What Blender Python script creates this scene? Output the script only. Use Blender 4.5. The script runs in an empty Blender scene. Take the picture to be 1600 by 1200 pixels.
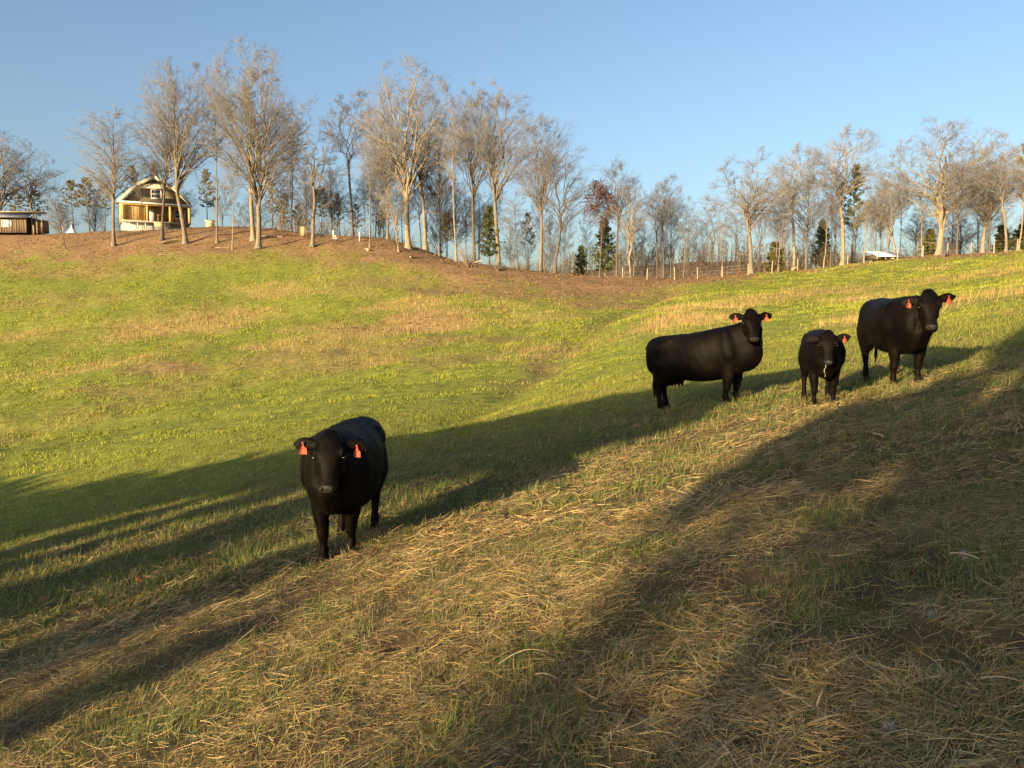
import bpy, math, random
import numpy as np
from mathutils import Vector, Matrix

S = bpy.context.scene
COL = S.collection
rng = np.random.default_rng(11)
random.seed(5)

# ------------------------------------------------------------------ camera
CAM = np.array([0.0, 0.0, 1.6])
FPX, TILT = 1220.0, math.radians(4.69)          # focal length in pixels of a 1600 px wide frame
cam_d = bpy.data.cameras.new('camera')
cam = bpy.data.objects.new('camera', cam_d); COL.objects.link(cam)
cam.location = CAM
cam.rotation_euler = (math.radians(90) - TILT, 0, 0)
cam_d.sensor_width = 36.0
cam_d.lens = 36.0 * FPX / 1600.0
cam_d.clip_start, cam_d.clip_end = 0.1, 5000
S.camera = cam

# ------------------------------------------------------------------ light
SUN_EL = math.radians(12.0)
SUN_AZ = math.atan2(-0.637, -0.771)              # the sun stands low behind the camera and to the left
world = bpy.data.worlds.new('World'); S.world = world; world.use_nodes = True
wn = world.node_tree.nodes; wl = world.node_tree.links
bg = wn['Background']; bg.inputs['Strength'].default_value = 0.077
sky = wn.new('ShaderNodeTexSky'); sky.sky_type = 'NISHITA'; sky.sun_disc = False
sky.sun_elevation = SUN_EL
sky.sun_rotation = SUN_AZ
sky.air_density, sky.dust_density, sky.ozone_density = 1.0, 3.0, 2.2
wl.new(sky.outputs[0], bg.inputs['Color'])
sun_d = bpy.data.lights.new('sun', 'SUN'); sun = bpy.data.objects.new('sun', sun_d); COL.objects.link(sun)
sun_d.energy = 4.1; sun_d.angle = math.radians(0.55); sun_d.color = (1.0, 0.76, 0.43)
SDIR = np.array([-0.637 * math.cos(SUN_EL), -0.771 * math.cos(SUN_EL), math.sin(SUN_EL)])   # towards the sun
sun.rotation_euler = Vector(SDIR).to_track_quat('Z', 'Y').to_euler()
sun.location = (-30, -40, 40)
S.view_settings.view_transform = 'Standard'; S.view_settings.look = 'None'
S.view_settings.exposure = 1.72; S.view_settings.gamma = 1.0
S.view_settings.use_curve_mapping = False
S.render.engine = 'CYCLES'
S.cycles.sample_clamp_indirect = 2.0; S.cycles.use_denoising = True; S.cycles.denoising_prefilter = 'ACCURATE'; S.cycles.denoising_input_passes = 'RGB_ALBEDO_NORMAL'; S.cycles.use_adaptive_sampling = False
S.cycles.max_bounces = 5; S.cycles.diffuse_bounces = 3; S.cycles.glossy_bounces = 2
S.cycles.transparent_max_bounces = 4

# ------------------------------------------------------------------ helpers
def props(o, label=None, cat=None, group=None, kind=None):
    for k, v in (('label', label), ('category', cat), ('group', group), ('kind', kind)):
        if v: o[k] = v
    return o

def empty(name, loc=(0, 0, 0), rz=0.0, label=None, cat=None, group=None):
    o = bpy.data.objects.new(name, None); COL.objects.link(o)
    o.empty_display_size = 0.3
    o.location = loc; o.rotation_euler = (0, 0, rz)
    return props(o, label, cat, group)

def link(name, me, mat=None, parent=None):
    o = bpy.data.objects.new(name, me); COL.objects.link(o)
    if mat is not None and not me.materials: me.materials.append(mat)
    if parent is not None: o.parent = parent
    return o

def mesh_np(name, V, F3=None, F4=None, col=None, smooth=False):
    """a mesh straight from numpy arrays"""
    me = bpy.data.meshes.new(name)
    V = np.asarray(V, np.float32)
    n3 = 0 if F3 is None else len(F3); n4 = 0 if F4 is None else len(F4)
    me.vertices.add(len(V)); me.vertices.foreach_set('co', V.ravel())
    loops = []
    if n3: loops.append(np.asarray(F3, np.int32).ravel())
    if n4: loops.append(np.asarray(F4, np.int32).ravel())
    L = np.concatenate(loops)
    me.loops.add(len(L)); me.loops.foreach_set('vertex_index', L)
    tot = np.concatenate([np.full(n3, 3, np.int32), np.full(n4, 4, np.int32)])
    st = np.concatenate([[0], np.cumsum(tot)[:-1]]).astype(np.int32)
    me.polygons.add(n3 + n4)
    me.polygons.foreach_set('loop_start', st)
    if smooth: me.polygons.foreach_set('use_smooth', np.ones(n3 + n4, bool))
    me.update(calc_edges=True)
    if col is not None:
        a = me.color_attributes.new('Col', 'FLOAT_COLOR', 'POINT')
        c = np.ones((len(V), 4), np.float32); c[:, :3] = col
        a.data.foreach_set('color', c.ravel())
    return me

class Acc:
    """collects geometry for ONE mesh"""
    def __init__(s): s.V = []; s.F3 = []; s.F4 = []; s.C = []; s.n = 0
    def add(s, V, F3=None, F4=None, col=None):
        V = np.asarray(V, float).reshape(-1, 3)
        if F3 is not None and len(F3): s.F3.append(np.asarray(F3, int).reshape(-1, 3) + s.n)
        if F4 is not None and len(F4): s.F4.append(np.asarray(F4, int).reshape(-1, 4) + s.n)
        s.V.append(V); s.n += len(V)
        if col is not None: s.C.append(np.broadcast_to(np.asarray(col, float), (len(V), 3)))
        return s
    def box(s, c, size, rz=0.0, tilt=0.0):
        x, y, z = [d / 2 for d in size]
        P = np.array([[a * x, b * y, d * z] for a in (-1, 1) for b in (-1, 1) for d in (-1, 1)])
        if tilt: P = P @ np.array(Matrix.Rotation(tilt, 3, 'Y')).T
        if rz: P = P @ np.array(Matrix.Rotation(rz, 3, 'Z')).T
        return s.add(P + np.array(c), F4=[[0, 1, 3, 2], [4, 6, 7, 5], [0, 4, 5, 1], [2, 3, 7, 6], [0, 2, 6, 4], [1, 5, 7, 3]])
    def prism(s, prof, d0, d1, axis=1):
        """a closed profile (list of (u, z)) pushed along y (axis 1) or x (axis 0); filled as a fan"""
        n = len(prof); P = []
        for d in (d0, d1):
            for u, z in prof: P.append((u, d, z) if axis == 1 else (d, u, z))
        F4 = [[i, (i + 1) % n, n + (i + 1) % n, n + i] for i in range(n)]
        F3 = [[0, i + 1, i] for i in range(1, n - 1)] + [[n, n + i, n + i + 1] for i in range(1, n - 1)]
        return s.add(P, F3, F4)
    def mesh(s, name, smooth=False):
        return mesh_np(name, np.concatenate(s.V), np.concatenate(s.F3) if s.F3 else None,
                       np.concatenate(s.F4) if s.F4 else None, np.concatenate(s.C) if s.C else None, smooth)
    def build(s, name, mat, parent=None, smooth=False):
        return link(name, s.mesh(name, smooth), mat, parent)

def unit(v): return v / np.maximum(np.linalg.norm(v, axis=-1, keepdims=True), 1e-9)

def tubes(pts, rad, sides):
    """pts [N,K,3], rad [N,K] -> verts, quads"""
    N, K, _ = pts.shape
    t = np.gradient(pts, axis=1); t = unit(t)
    ref = np.where(np.abs(t[..., 0:1]) < 0.85, np.array([1.0, 0.1, 0.05]), np.array([0.05, 1.0, 0.1]))
    u = unit(np.cross(t, ref)); v = np.cross(t, u)
    a = np.arange(sides) * 2 * np.pi / sides
    ring = pts[:, :, None] + rad[:, :, None, None] * (np.cos(a)[:, None] * u[:, :, None] + np.sin(a)[:, None] * v[:, :, None])
    V = ring.reshape(-1, 3)
    base = (np.arange(N)[:, None, None] * K + np.arange(K - 1)[None, :, None]) * sides
    i = np.arange(sides)[None, None]; j = (i + 1) % sides
    F = np.stack([base + i, base + j, base + sides + j, base + sides + i], -1).reshape(-1, 4)
    return V, F

PERM = np.random.default_rng(3).random((64, 256, 256))
def vnoise(x, y, scale, seed=0):
    x = np.asarray(x, float) / scale; y = np.asarray(y, float) / scale
    xi = np.floor(x).astype(int); yi = np.floor(y).astype(int)
    fx = x - xi; fy = y - yi
    fx = fx * fx * (3 - 2 * fx); fy = fy * fy * (3 - 2 * fy)
    T = PERM[seed % 64]
    a = T[xi & 255, yi & 255]; b = T[(xi + 1) & 255, yi & 255]; c = T[xi & 255, (yi + 1) & 255]; d = T[(xi + 1) & 255, (yi + 1) & 255]
    return (a * (1 - fx) + b * fx) * (1 - fy) + (c * (1 - fx) + d * fx) * fy
def fbm(x, y, scale, seed=0, oct=3):
    s = 0; a = 1; t = 0
    for k in range(oct):
        s = s + a * vnoise(x, y, scale / 2 ** k, seed + k); t += a; a *= 0.5
    return s / t
def sstep(a, b, x):
    t = np.clip((np.asarray(x, float) - a) / (b - a), 0, 1)
    return t * t * (3 - 2 * t)

# ------------------------------------------------------------------ materials
MATS = {}
def mat(name, col, rough=0.8, noise=0.0, nscale=8.0, bump=0.0, metallic=0.0, attr=False, stretch=None, spec=0.3, sheen=0.0, trans=0.0):
    m = bpy.data.materials.new(name); m.use_nodes = True
    nt = m.node_tree; P = nt.nodes['Principled BSDF']; L = nt.links
    P.inputs['Roughness'].default_value = rough; P.inputs['Metallic'].default_value = metallic
    P.inputs['Specular IOR Level'].default_value = spec
    P.inputs['Base Color'].default_value = (*col, 1)
    if sheen:
        P.inputs['Sheen Weight'].default_value = sheen; P.inputs['Sheen Roughness'].default_value = 0.4
    src = None
    if attr:
        at = nt.nodes.new('ShaderNodeAttribute'); at.attribute_name = 'Col'; src = at.outputs['Color']
    if noise or bump:
        tc = nt.nodes.new('ShaderNodeTexCoord'); n = nt.nodes.new('ShaderNodeTexNoise')
        n.inputs['Scale'].default_value = nscale; n.inputs['Detail'].default_value = 6; n.inputs['Roughness'].default_value = 0.65
        mp = nt.nodes.new('ShaderNodeMapping'); L.new(tc.outputs['Object'], mp.inputs['Vector']); L.new(mp.outputs[0], n.inputs['Vector'])
        if stretch: mp.inputs['Scale'].default_value = stretch
        if noise:
            r = nt.nodes.new('ShaderNodeMapRange'); L.new(n.outputs['Fac'], r.inputs['Value'])
            r.inputs['From Min'].default_value = 0.3; r.inputs['From Max'].default_value = 0.7
            r.inputs['To Min'].default_value = 1 - noise; r.inputs['To Max'].default_value = 1 + noise
            mx = nt.nodes.new('ShaderNodeVectorMath'); mx.operation = 'SCALE'
            if src is not None: L.new(src, mx.inputs[0])
            else: mx.inputs[0].default_value = col
            L.new(r.outputs[0], mx.inputs['Scale']); src = mx.outputs[0]
        if bump:
            b = nt.nodes.new('ShaderNodeBump'); b.inputs['Strength'].default_value = bump; b.inputs['Distance'].default_value = 0.05
            L.new(n.outputs['Fac'], b.inputs['Height']); L.new(b.outputs[0], P.inputs['Normal'])
    if src is not None: L.new(src, P.inputs['Base Color'])
    if trans:                                       # thin leaves and blades let some light through
        out = nt.nodes['Material Output']; tr = nt.nodes.new('ShaderNodeBsdfTranslucent'); ms = nt.nodes.new('ShaderNodeMixShader')
        ms.inputs[0].default_value = trans
        if src is not None: L.new(src, tr.inputs['Color'])
        else: tr.inputs['Color'].default_value = (*col, 1)
        L.new(P.outputs[0], ms.inputs[1]); L.new(tr.outputs[0], ms.inputs[2]); L.new(ms.outputs[0], out.inputs['Surface'])
    MATS[name] = m
    return m

# ------------------------------------------------------------------ terrain
def ray(px, py):
    cx, cy = (px - 800) / FPX, (600 - py) / FPX
    f = np.array([0, math.cos(TILT), -math.sin(TILT)]); u = np.array([0, math.sin(TILT), math.cos(TILT)])
    return f + u * cy + np.array([1, 0, 0]) * cx
def at(px, py, y):
    d = ray(px, py); return CAM + d * (y / d[1])

PROF = {   # what the slope does in each direction: picture height and distance of points on the ground
    -200: [(720, 30), (620, 50), (520, 72), (440, 92), (390, 108), (372, 118)],
    0:    [(772, 25), (700, 36), (600, 54), (500, 75), (420, 96), (378, 108), (364, 117)],
    200:  [(726, 25), (660, 36), (580, 52), (490, 74), (420, 93), (382, 104), (360, 115)],
    400:  [(690, 26), (600, 46), (500, 71), (430, 88), (390, 99), (366, 110), (356, 116)],
    600:  [(655, 26), (570, 46), (490, 68), (430, 86), (392, 97), (374, 106)],
    800:  [(625, 27), (560, 44), (500, 62), (455, 79), (418, 94)],
    1000: [(592, 25), (530, 42), (480, 62), (452, 80), (436, 94)],
    1200: [(552, 24), (500, 43), (455, 72), (426, 97)],
    1400: [(540, 19), (500, 30), (455, 60), (425, 82), (406, 97)],
    1600: [(500, 19), (450, 38), (420, 62), (390, 92)],
    1850: [(440, 22), (400, 45), (375, 85)],
}
cp = []
for px, prof in PROF.items():
    for py, y in prof: cp.append(at(px, py, y))
    last = at(px, *prof[-1]); dn = 1.0
    back = {True: ((8, -0.3), (25, -3.5), (60, -9))}[True]
    for dy, dz in back:
        k = (last[1] + dy) / last[1]
        cp.append(np.array([last[0] * k, last[1] * k, last[2] + dz]))
def plane(x, y): return 0.2 * x - 0.0464 * y
for y in (-70, -40, -20, -8, 0, 4, 8, 12):
    for u in (-1.6, -0.9, -0.45, 0, 0.4, 0.8, 1.4):
        x = u * (8 + abs(y) * 0.75)
        cp.append(np.array([x, y, plane(x, y)]))
for px, py in ((250, 760), (420, 728), (600, 694), (800, 662), (1000, 634), (1200, 606)):
    d = ray(px, py)                                 # the near slope runs on up to the shadow's edge
    t = -1.6 / (d[2] - 0.2 * d[0] + 0.0464 * d[1]); cp.append(CAM + d * t)
cp = np.array(cp)
SC = 40.0
def _ker(r2): return np.where(r2 > 1e-12, 0.5 * r2 * np.log(np.maximum(r2, 1e-12)), 0)
_P = cp[:, :2] / SC
_A = _ker(((_P[:, None] - _P[None]) ** 2).sum(-1)); n_ = len(cp)
_A += np.eye(n_) * 0.004
_Q = np.concatenate([np.ones((n_, 1)), _P], 1)
_M = np.block([[_A, _Q], [_Q.T, np.zeros((3, 3))]])
_W = np.linalg.solve(_M, np.concatenate([cp[:, 2], np.zeros(3)]))
def tps(x, y):
    x = np.asarray(x, float); y = np.asarray(y, float); sh = np.broadcast(x, y).shape
    X = np.stack([np.broadcast_to(x, sh).ravel(), np.broadcast_to(y, sh).ravel()], -1) / SC
    out = np.empty(len(X))
    for i in range(0, len(X), 20000):
        q = X[i:i + 20000]
        out[i:i + 20000] = _ker(((q[:, None] - _P[None]) ** 2).sum(-1)) @ _W[:n_] + _W[n_] + q @ _W[n_ + 1:]
    return out.reshape(sh)
# heights on a lattice, read back bilinearly: fast for half a million blades
GX0, GX1, GY0, GY1, GS = -160.0, 160.0, -70.0, 190.0, 0.5
_gx = np.arange(GX0, GX1 + GS, GS); _gy = np.arange(GY0, GY1 + GS, GS)
_cx = np.arange(GX0, GX1 + 2.1, 2.0); _cy = np.arange(GY0, GY1 + 2.1, 2.0)
GRID = tps(_cx[:, None], _cy[None])
def base_h(x, y):
    x = np.asarray(x, float); y = np.asarray(y, float)
    fx = np.clip((x - GX0) / 2.0, 0, len(_cx) - 1.001); fy = np.clip((y - GY0) / 2.0, 0, len(_cy) - 1.001)
    i = fx.astype(int); j = fy.astype(int); fx = fx - i; fy = fy - j
    a = GRID[i, j] * (1 - fx) + GRID[i + 1, j] * fx; b = GRID[i, j + 1] * (1 - fx) + GRID[i + 1, j + 1] * fx
    return a * (1 - fy) + b * fy
GULLY = []       # the crease where the two slopes meet: a polyline of points
def gully(x, y):
    d = np.full(np.shape(x), 99.0)
    for (ax, ay), (bx, by) in zip(GULLY[:-1], GULLY[1:]):
        t = np.clip(((x - ax) * (bx - ax) + (y - ay) * (by - ay)) / ((bx - ax) ** 2 + (by - ay) ** 2), 0, 1)
        d = np.minimum(d, np.hypot(x - ax - t * (bx - ax), y - ay - t * (by - ay)))
    return d
PRINTS = []      # hoof prints trodden into the hay: x, y, radius, depth
def hgt(x, y):
    x = np.asarray(x, float); y = np.asarray(y, float)
    far = sstep(18, 45, np.hypot(x, y))
    h = base_h(x, y)
    h = h + (fbm(x, y, 1.6, 2) - 0.5) * (0.09 + 0.24 * far) + (vnoise(x, y, 0.35, 9) - 0.5) * 0.035 * (1 - far)
    h = h + (fbm(x * 0.35, y, 2.2, 20, 2) - 0.5) * 0.42 * far       # cattle terracettes along the far slope
    h = h + (fbm(x, y, 9, 30, 2) - 0.5) * 0.7 * far
    if GULLY: h = h - .28 * np.exp(-(gully(x, y) / 1.1) ** 2) - .35 * np.exp(-(gully(x, y) / 4.0) ** 2)
    for px, py, r, d in PRINTS:
        h = h - d * np.exp(-((x - px) ** 2 + (y - py) ** 2) / (r * r))
    return h
def G(px, py, y0=1.8, y1=135.0):
    """where the sight line through a point of the photograph meets the ground"""
    d = ray(px, py); t = np.geomspace(y0, y1, 1500) / d[1]
    P = CAM + d[None] * t[:, None]; c = P[:, 2] - hgt(P[:, 0], P[:, 1])
    k = np.nonzero(c < 0)[0]
    i = k[0] if len(k) else int(np.argmin(np.where(t * d[1] > 60, c, 1e9)))
    p = P[i].copy(); p[2] = float(hgt(p[0], p[1])); return p
GULLY += [tuple(G(*p)[:2]) for p in ((1050, 452), (985, 478), (915, 522), (872, 556), (835, 585), (770, 618), (690, 648))]
for px, py, r, d in ((622, 1012, .10, .07), (842, 985, .11, .07), (1005, 1122, .12, .06), (700, 1060, .09, .05), (905, 940, .1, .05),
                     (1350, 950, .13, .05), (450, 990, .10, .05), (560, 925, .10, .05), (1180, 905, .12, .05), (1420, 1020, .1, .04)):
    g = G(px, py); PRINTS.append((g[0], g[1], r, d))

# what grows where: greens, tan tussocks, leaf litter, hay, bare dirt
_lb = np.array([G(*p)[:2] for p in ((-150, 402), (0, 412), (150, 403), (300, 396), (400, 398), (560, 407), (700, 438), (830, 458), (950, 470), (1045, 452), (1150, 438), (1300, 417), (1450, 404), (1600, 394))])
_lu = _lb[:, 0] / _lb[:, 1]; _ly = _lb[:, 1]
def patches(lst): return [(*G(px, py)[:2], rx, ry, s) for px, py, rx, ry, s in lst]
TAN = patches([(250, 512, 9, 5, .9), (330, 500, 9, 4, .7), (560, 520, 7, 6, .65), (690, 500, 6, 5, 1.), (640, 475, 6, 5, .7), (590, 570, 6, 3, .6), (40, 522, 4, 4, .9),
               (160, 570, 6, 2.5, .6), (450, 455, 7, 4, .5), (820, 500, 5, 5, .4), (470, 535, 8, 4, .6), (1060, 500, 4, 4, .9), (1160, 478, 7, 4, .7), (1240, 460, 8, 4, .6), (1330, 470, 5, 4, .5),
               (1500, 470, 5, 4, .55), (1380, 500, 3, 3, .5), (1550, 430, 8, 5, .45), (860, 545, 3, 2.5, .6)])
BRN = patches([(290, 575, 5, 2.2, .9), (640, 540, 8, 3.5, .6), (880, 462, 14, 4.5, .9), (740, 455, 12, 5, .9), (960, 478, 7, 4, .85), (620, 440, 9, 4, .6), (640, 505, 9, 4, .55), (420, 560, 8, 3, .5), (120, 425, 14, 4, .6), (300, 410, 14, 3, .5), (520, 575, 6, 3, .5), (850, 572, 1.6, 3.5, .7), (720, 560, 4, 3, .45), (230, 610, 6, 2, .45), (80, 470, 9, 4, .4), (850, 560, 2.5, 2.5, .55),
               (780, 600, 2, 2, .35), (1000, 450, 8, 3, .7), (130, 640, 5, 2, .3)])
GRN = patches([(180, 445, 8, 4, .8), (330, 430, 8, 3, .6), (560, 425, 6, 3, .6), (430, 620, 6, 4, .6), (250, 480, 6, 2, .4), (500, 640, 6, 3, .6), (900, 600, 6, 5, .4), (150, 700, 7, 4, .5)])
def blob(x, y, lst):
    w = np.zeros(np.shape(x))
    n = fbm(x, y, 4.0, 40) - 0.5
    for cx, cy, rx, ry, s in lst:
        d = np.sqrt(((x - cx) / rx) ** 2 + ((y - cy) / ry) ** 2) + n * 1.3
        w = np.maximum(w, s * (1 - sstep(0.35, 1.15, d)))
    return w
HA = np.array([[-9.5, 9.5], [-4.2, 7.4], [-1.2, 8.0], [1.0, 10.6], [3.4, 12.6], [4.7, 11.9], [7.0, 12.2], [12, 14.5]])   # upper edge of the strewn hay
GTUFT = patches([(1350, 800, .6, .5, 1.), (990, 852, .5, .35, .9), (1500, 870, .8, .5, .8), (1330, 905, .6, .3, .9), (880, 1010, .25, .2, .7), (1040, 905, .5, .3, .5), (880, 870, .5, .3, .5), (1560, 760, 1.2, .8, .8),
                 (1250, 985, .3, .25, .5), (1180, 870, .5, .35, .5), (1530, 1010, .35, .3, .7), (730, 955, .35, .25, .5), (880, 1115, .2, .15, .7), (1450, 700, 1, .8, .5), (200, 1060, .5, .4, .6), (120, 1110, .4, .4, .4)])
DIRT = patches([(950, 690, 1.2, .5, .9), (800, 735, .9, .35, .5), (1280, 775, 1.0, .45, .7), (1420, 720, .9, .5, .5), (620, 1010, .28, .25, .8), (470, 880, .5, .3, .9), (1350, 920, .35, .28, .9), (1310, 1010, .35, .3, .7), (960, 800, .4, .25, .5),
                (440, 1005, .3, .2, .6), (840, 985, .25, .2, .8), (1010, 1120, .22, .18, .8), (1500, 690, 1.2, .5, .5), (700, 790, .8, .3, .4), (1080, 1120, .25, .2, .4), (580, 940, .4, .2, .5), (900, 1060, .2, .15, .4)])
def cover(x, y):
    """weights green, tan, litter, hay, dirt (add up to 1)"""
    r = np.hypot(x, y)
    n1 = fbm(x, y, 5.0, 50); n2 = fbm(x, y, 1.1, 55); n3 = fbm(x, y, 0.45, 58, 2)
    u = x / np.maximum(y, 1.0)
    lit = sstep(-5.5, 5.0, y - np.interp(u, _lu, _ly) + (n1 - 0.5) * 12 + (n2 - .5) * 9) * sstep(40, 60, y)
    tan = np.maximum(blob(x, y, TAN), 0.3 * sstep(0.55, 0.75, n1) * sstep(38, 48, r)) * sstep(14, 22, r)
    brn = blob(x, y, BRN) * sstep(14, 22, r)
    grn = blob(x, y, GRN) * sstep(14, 22, r)
    ye = np.interp(x, HA[:, 0], HA[:, 1])
    hay = sstep(0.9, -0.9, y - ye + (n2 - 0.5) * 2.2) * (y > -4)
    rgt = sstep(.4, 3.2, x - 0.30 * y + (n2 - .5) * 2)          # towards the right the hay thins out over green grass
    hay = hay * (0.58 + 0.42 * sstep(0.32, 0.58, n2)) * (1 - .38 * rgt)
    near = 1 - sstep(14, 20, r)
    hay = np.maximum(hay, 0.30 * near * sstep(.48, .68, n2))
    tuft = np.maximum(blob(x, y, GTUFT), 0.7 * sstep(0.54, 0.72, n2) * near)
    hay = hay * (1 - 0.8 * tuft)
    dirt = np.maximum(blob(x, y, DIRT), 0.7 * sstep(0.56, 0.72, n3) * near)
    gl = np.exp(-(gully(x, y) / 1.3) ** 2) * sstep(.3, .6, n2) * sstep(30, 36, y); lit = np.maximum(lit, np.maximum(brn * 0.8, gl * .35))
    w = np.stack([np.ones_like(r), tan * (1 - grn), lit, hay, dirt], -1)
    w[..., 0] = (1 - w[..., 1]) * (1 - w[..., 2]) * (1 - w[..., 3]) * (1 - w[..., 4])
    w[..., 1] *= (1 - w[..., 2]); w[..., 3] *= (1 - 0.6 * w[..., 4])
    return w / np.maximum(w.sum(-1, keepdims=True), 1e-6)
C_SOIL = np.array([[.148, .163, .03], [.28, .205, .075], [.205, .128, .068], [.16, .11, .052], [.07, .04, .023]])

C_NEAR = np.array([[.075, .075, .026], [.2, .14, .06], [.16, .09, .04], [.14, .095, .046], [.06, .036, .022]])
def ground():
    q = 1.017; rr = [0.0]; r = 1.2
    while r < 900: rr.append(r); r *= q if r > 2 else 1.12
    rr = np.array(rr)
    a = np.concatenate([np.arange(-60, -40, 1.0), np.arange(-40, 40.01, 0.26), np.arange(41, 60.1, 1.0), np.arange(64, 300, 6.0)]) * math.pi / 180
    R, A = np.meshgrid(rr, a, indexing='ij')
    X, Y = R * np.sin(A), R * np.cos(A)
    Z = hgt(X, Y)
    Z -= sstep(150, 700, R) * 30
    nr, na = R.shape
    i = np.arange(nr - 1)[:, None] * na; j = np.arange(na)[None]; k = (j + 1) % na
    F = np.stack([i + j, i + k, i + na + k, i + na + j], -1).reshape(-1, 4)
    F = F[:, ::-1]
    w = cover(X.ravel(), Y.ravel())
    col = w @ C_SOIL
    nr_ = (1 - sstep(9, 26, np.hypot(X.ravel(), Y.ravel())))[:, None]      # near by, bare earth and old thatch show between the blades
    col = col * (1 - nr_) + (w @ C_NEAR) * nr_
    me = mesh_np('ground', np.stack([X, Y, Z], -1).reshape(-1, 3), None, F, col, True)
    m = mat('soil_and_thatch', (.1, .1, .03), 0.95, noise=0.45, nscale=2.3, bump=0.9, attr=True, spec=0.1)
    o = link('ground', me, m); o['kind'] = 'structure'
    return o
ground()
# ------------------------------------------------------------------ grass and hay
M_BLADE = mat('grass_blade', (.1, .1, .03), 0.65, attr=True, spec=0.25, trans=0.25)
M_HAY = mat('hay_stalk', (.3, .2, .1), 0.6, attr=True, spec=0.3, trans=0.1)

def ribbons(x, y, z0, phi, th, dth, dphi, L, wid, K, col, slope=True, roll=0.0, tipdark=None):
    """N bent blades: start point, heading, pitch, bend and twist -> verts, tris, quads, colours"""
    N = len(x)
    gx = (hgt(x + .15, y) - hgt(x - .15, y)) / .3; gy = (hgt(x, y + .15) - hgt(x, y - .15)) / .3
    p = np.stack([x, y, z0], -1); pts = [p]; tang = []
    for k in range(K):
        f = (k + 0.5) / K
        ph = phi + dphi * f; t_ = th + dth * f
        d = np.stack([np.cos(ph) * np.cos(t_), np.sin(ph) * np.cos(t_), np.sin(t_)], -1)
        d[:, 2] += gx * d[:, 0] + gy * d[:, 1]
        p = p + d * (L / K)[:, None]; pts.append(p); tang.append(d)
    tang.append(tang[-1])
    side = unit(np.cross(tang[0], np.array([0, 0, 1.0])[None]))
    if np.ndim(roll):
        up = np.cross(side, unit(tang[0])); side = np.cos(roll)[:, None] * side + np.sin(roll)[:, None] * up
    V = []
    for k in range(K):
        w = wid * (1.0 - 0.45 * k / K) * 0.5
        V += [pts[k] - side * w[:, None], pts[k] + side * w[:, None]]
    V.append(pts[K])
    V = np.stack(V, 1); M = 2 * K + 1
    b = np.arange(N)[:, None] * M
    T = (b + np.array([2 * K - 2, 2 * K - 1, 2 * K])).reshape(-1, 3)
    Q = None
    if K > 1:
        Q = np.concatenate([b + np.array([2 * k, 2 * k + 1, 2 * k + 3, 2 * k + 2]) for k in range(K - 1)])
    C = np.repeat(col[:, None], M, 1)
    return V.reshape(-1, 3), T, Q, C.reshape(-1, 3)

def scatter(n, r0, r1, power, a=41.0):
    """random points in the sector in front of the camera; density falls off as r^-power"""
    e = 2 - power; u = rng.random(n)
    r = (r0 ** e + u * (r1 ** e - r0 ** e)) ** (1 / e)
    t = (rng.random(n) * 2 - 1) * math.radians(37)
    out = (rng.random(n) < .13) & (r < 26)                # thinner cover to either side of the view
    t = np.where(out, np.sign(t) * math.radians(37) + np.sign(t) * rng.random(n) * math.radians(22), t)
    return r * np.sin(t), r * np.cos(t)

def jit(base, n, v=0.25, h=0.08):
    c = np.array(base)[None] * (1 + v * rng.normal(size=(n, 1))) * (1 + h * rng.normal(size=(n, 3)))
    return np.clip(c, 0.004, 0.75)
def pick(n, pal, w):
    i = rng.choice(len(pal), n, p=np.array(w) / sum(w)); return jit((1, 1, 1), n) * np.array(pal)[i]
HAYS = [(.62, .44, .19), (.52, .355, .14), (.36, .23, .095), (.17, .105, .05), (.40, .35, .145), (.66, .52, .28)]
GRNS = [(.13, .205, .042), (.18, .235, .05), (.085, .15, .036), (.25, .26, .07)]
FARG = [(.305, .35, .038), (.365, .38, .05), (.235, .295, .032), (.42, .385, .072)]

def hay():
    A = Acc()
    for n, r0, r1, K, L0, L1, w0, w1 in ((150000, 2.3, 7.0, 3, .05, .24, .0014, .0032), (150000, 6.5, 20, 2, .08, .26, .0030, .0062)):
        x, y = scatter(n, r0, r1, 1.5 if r0 < 3 else 1.4)
        w = cover(x, y); lump = 0.35 + 0.9 * sstep(.3, .62, fbm(x, y, .55, 33, 2))
        keep = rng.random(n) < np.clip(w[:, 3] * 1.15 + w[:, 4] * .25 + w[:, 0] * .10, 0, 1) * lump
        x, y = x[keep], y[keep]; m = len(x)
        # the stalks lie in swathes: neighbours share a rough direction
        phi = (vnoise(x, y, .35, 14) + .5 * vnoise(x, y, .12, 15)) * 9.0 + rng.normal(size=m) * 0.9
        L = L0 + (L1 - L0) * rng.random(m) ** 1.7
        z0 = hgt(x, y) + rng.random(m) ** 2 * 0.04 + .003
        c = pick(m, HAYS, (3, 4, 3, 2, 2, 1.2)) * (0.70 + 0.6 * vnoise(x, y, .8, 17))[:, None]
        V, T, Q, C = ribbons(x, y, z0, phi, rng.normal(size=m) * .13 + .07, rng.normal(size=m) * .32 - .10, rng.normal(size=m) * .9, L,
                             (w0 + (w1 - w0) * rng.random(m)) * (1 + .4 * (rng.random(m) > .93)), K, np.clip(c, .01, .8), roll=rng.normal(size=m) * .6)
        A.add(V, T, Q, C)
    o = A.build('strewn_hay', M_HAY); o['kind'] = 'stuff'

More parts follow.
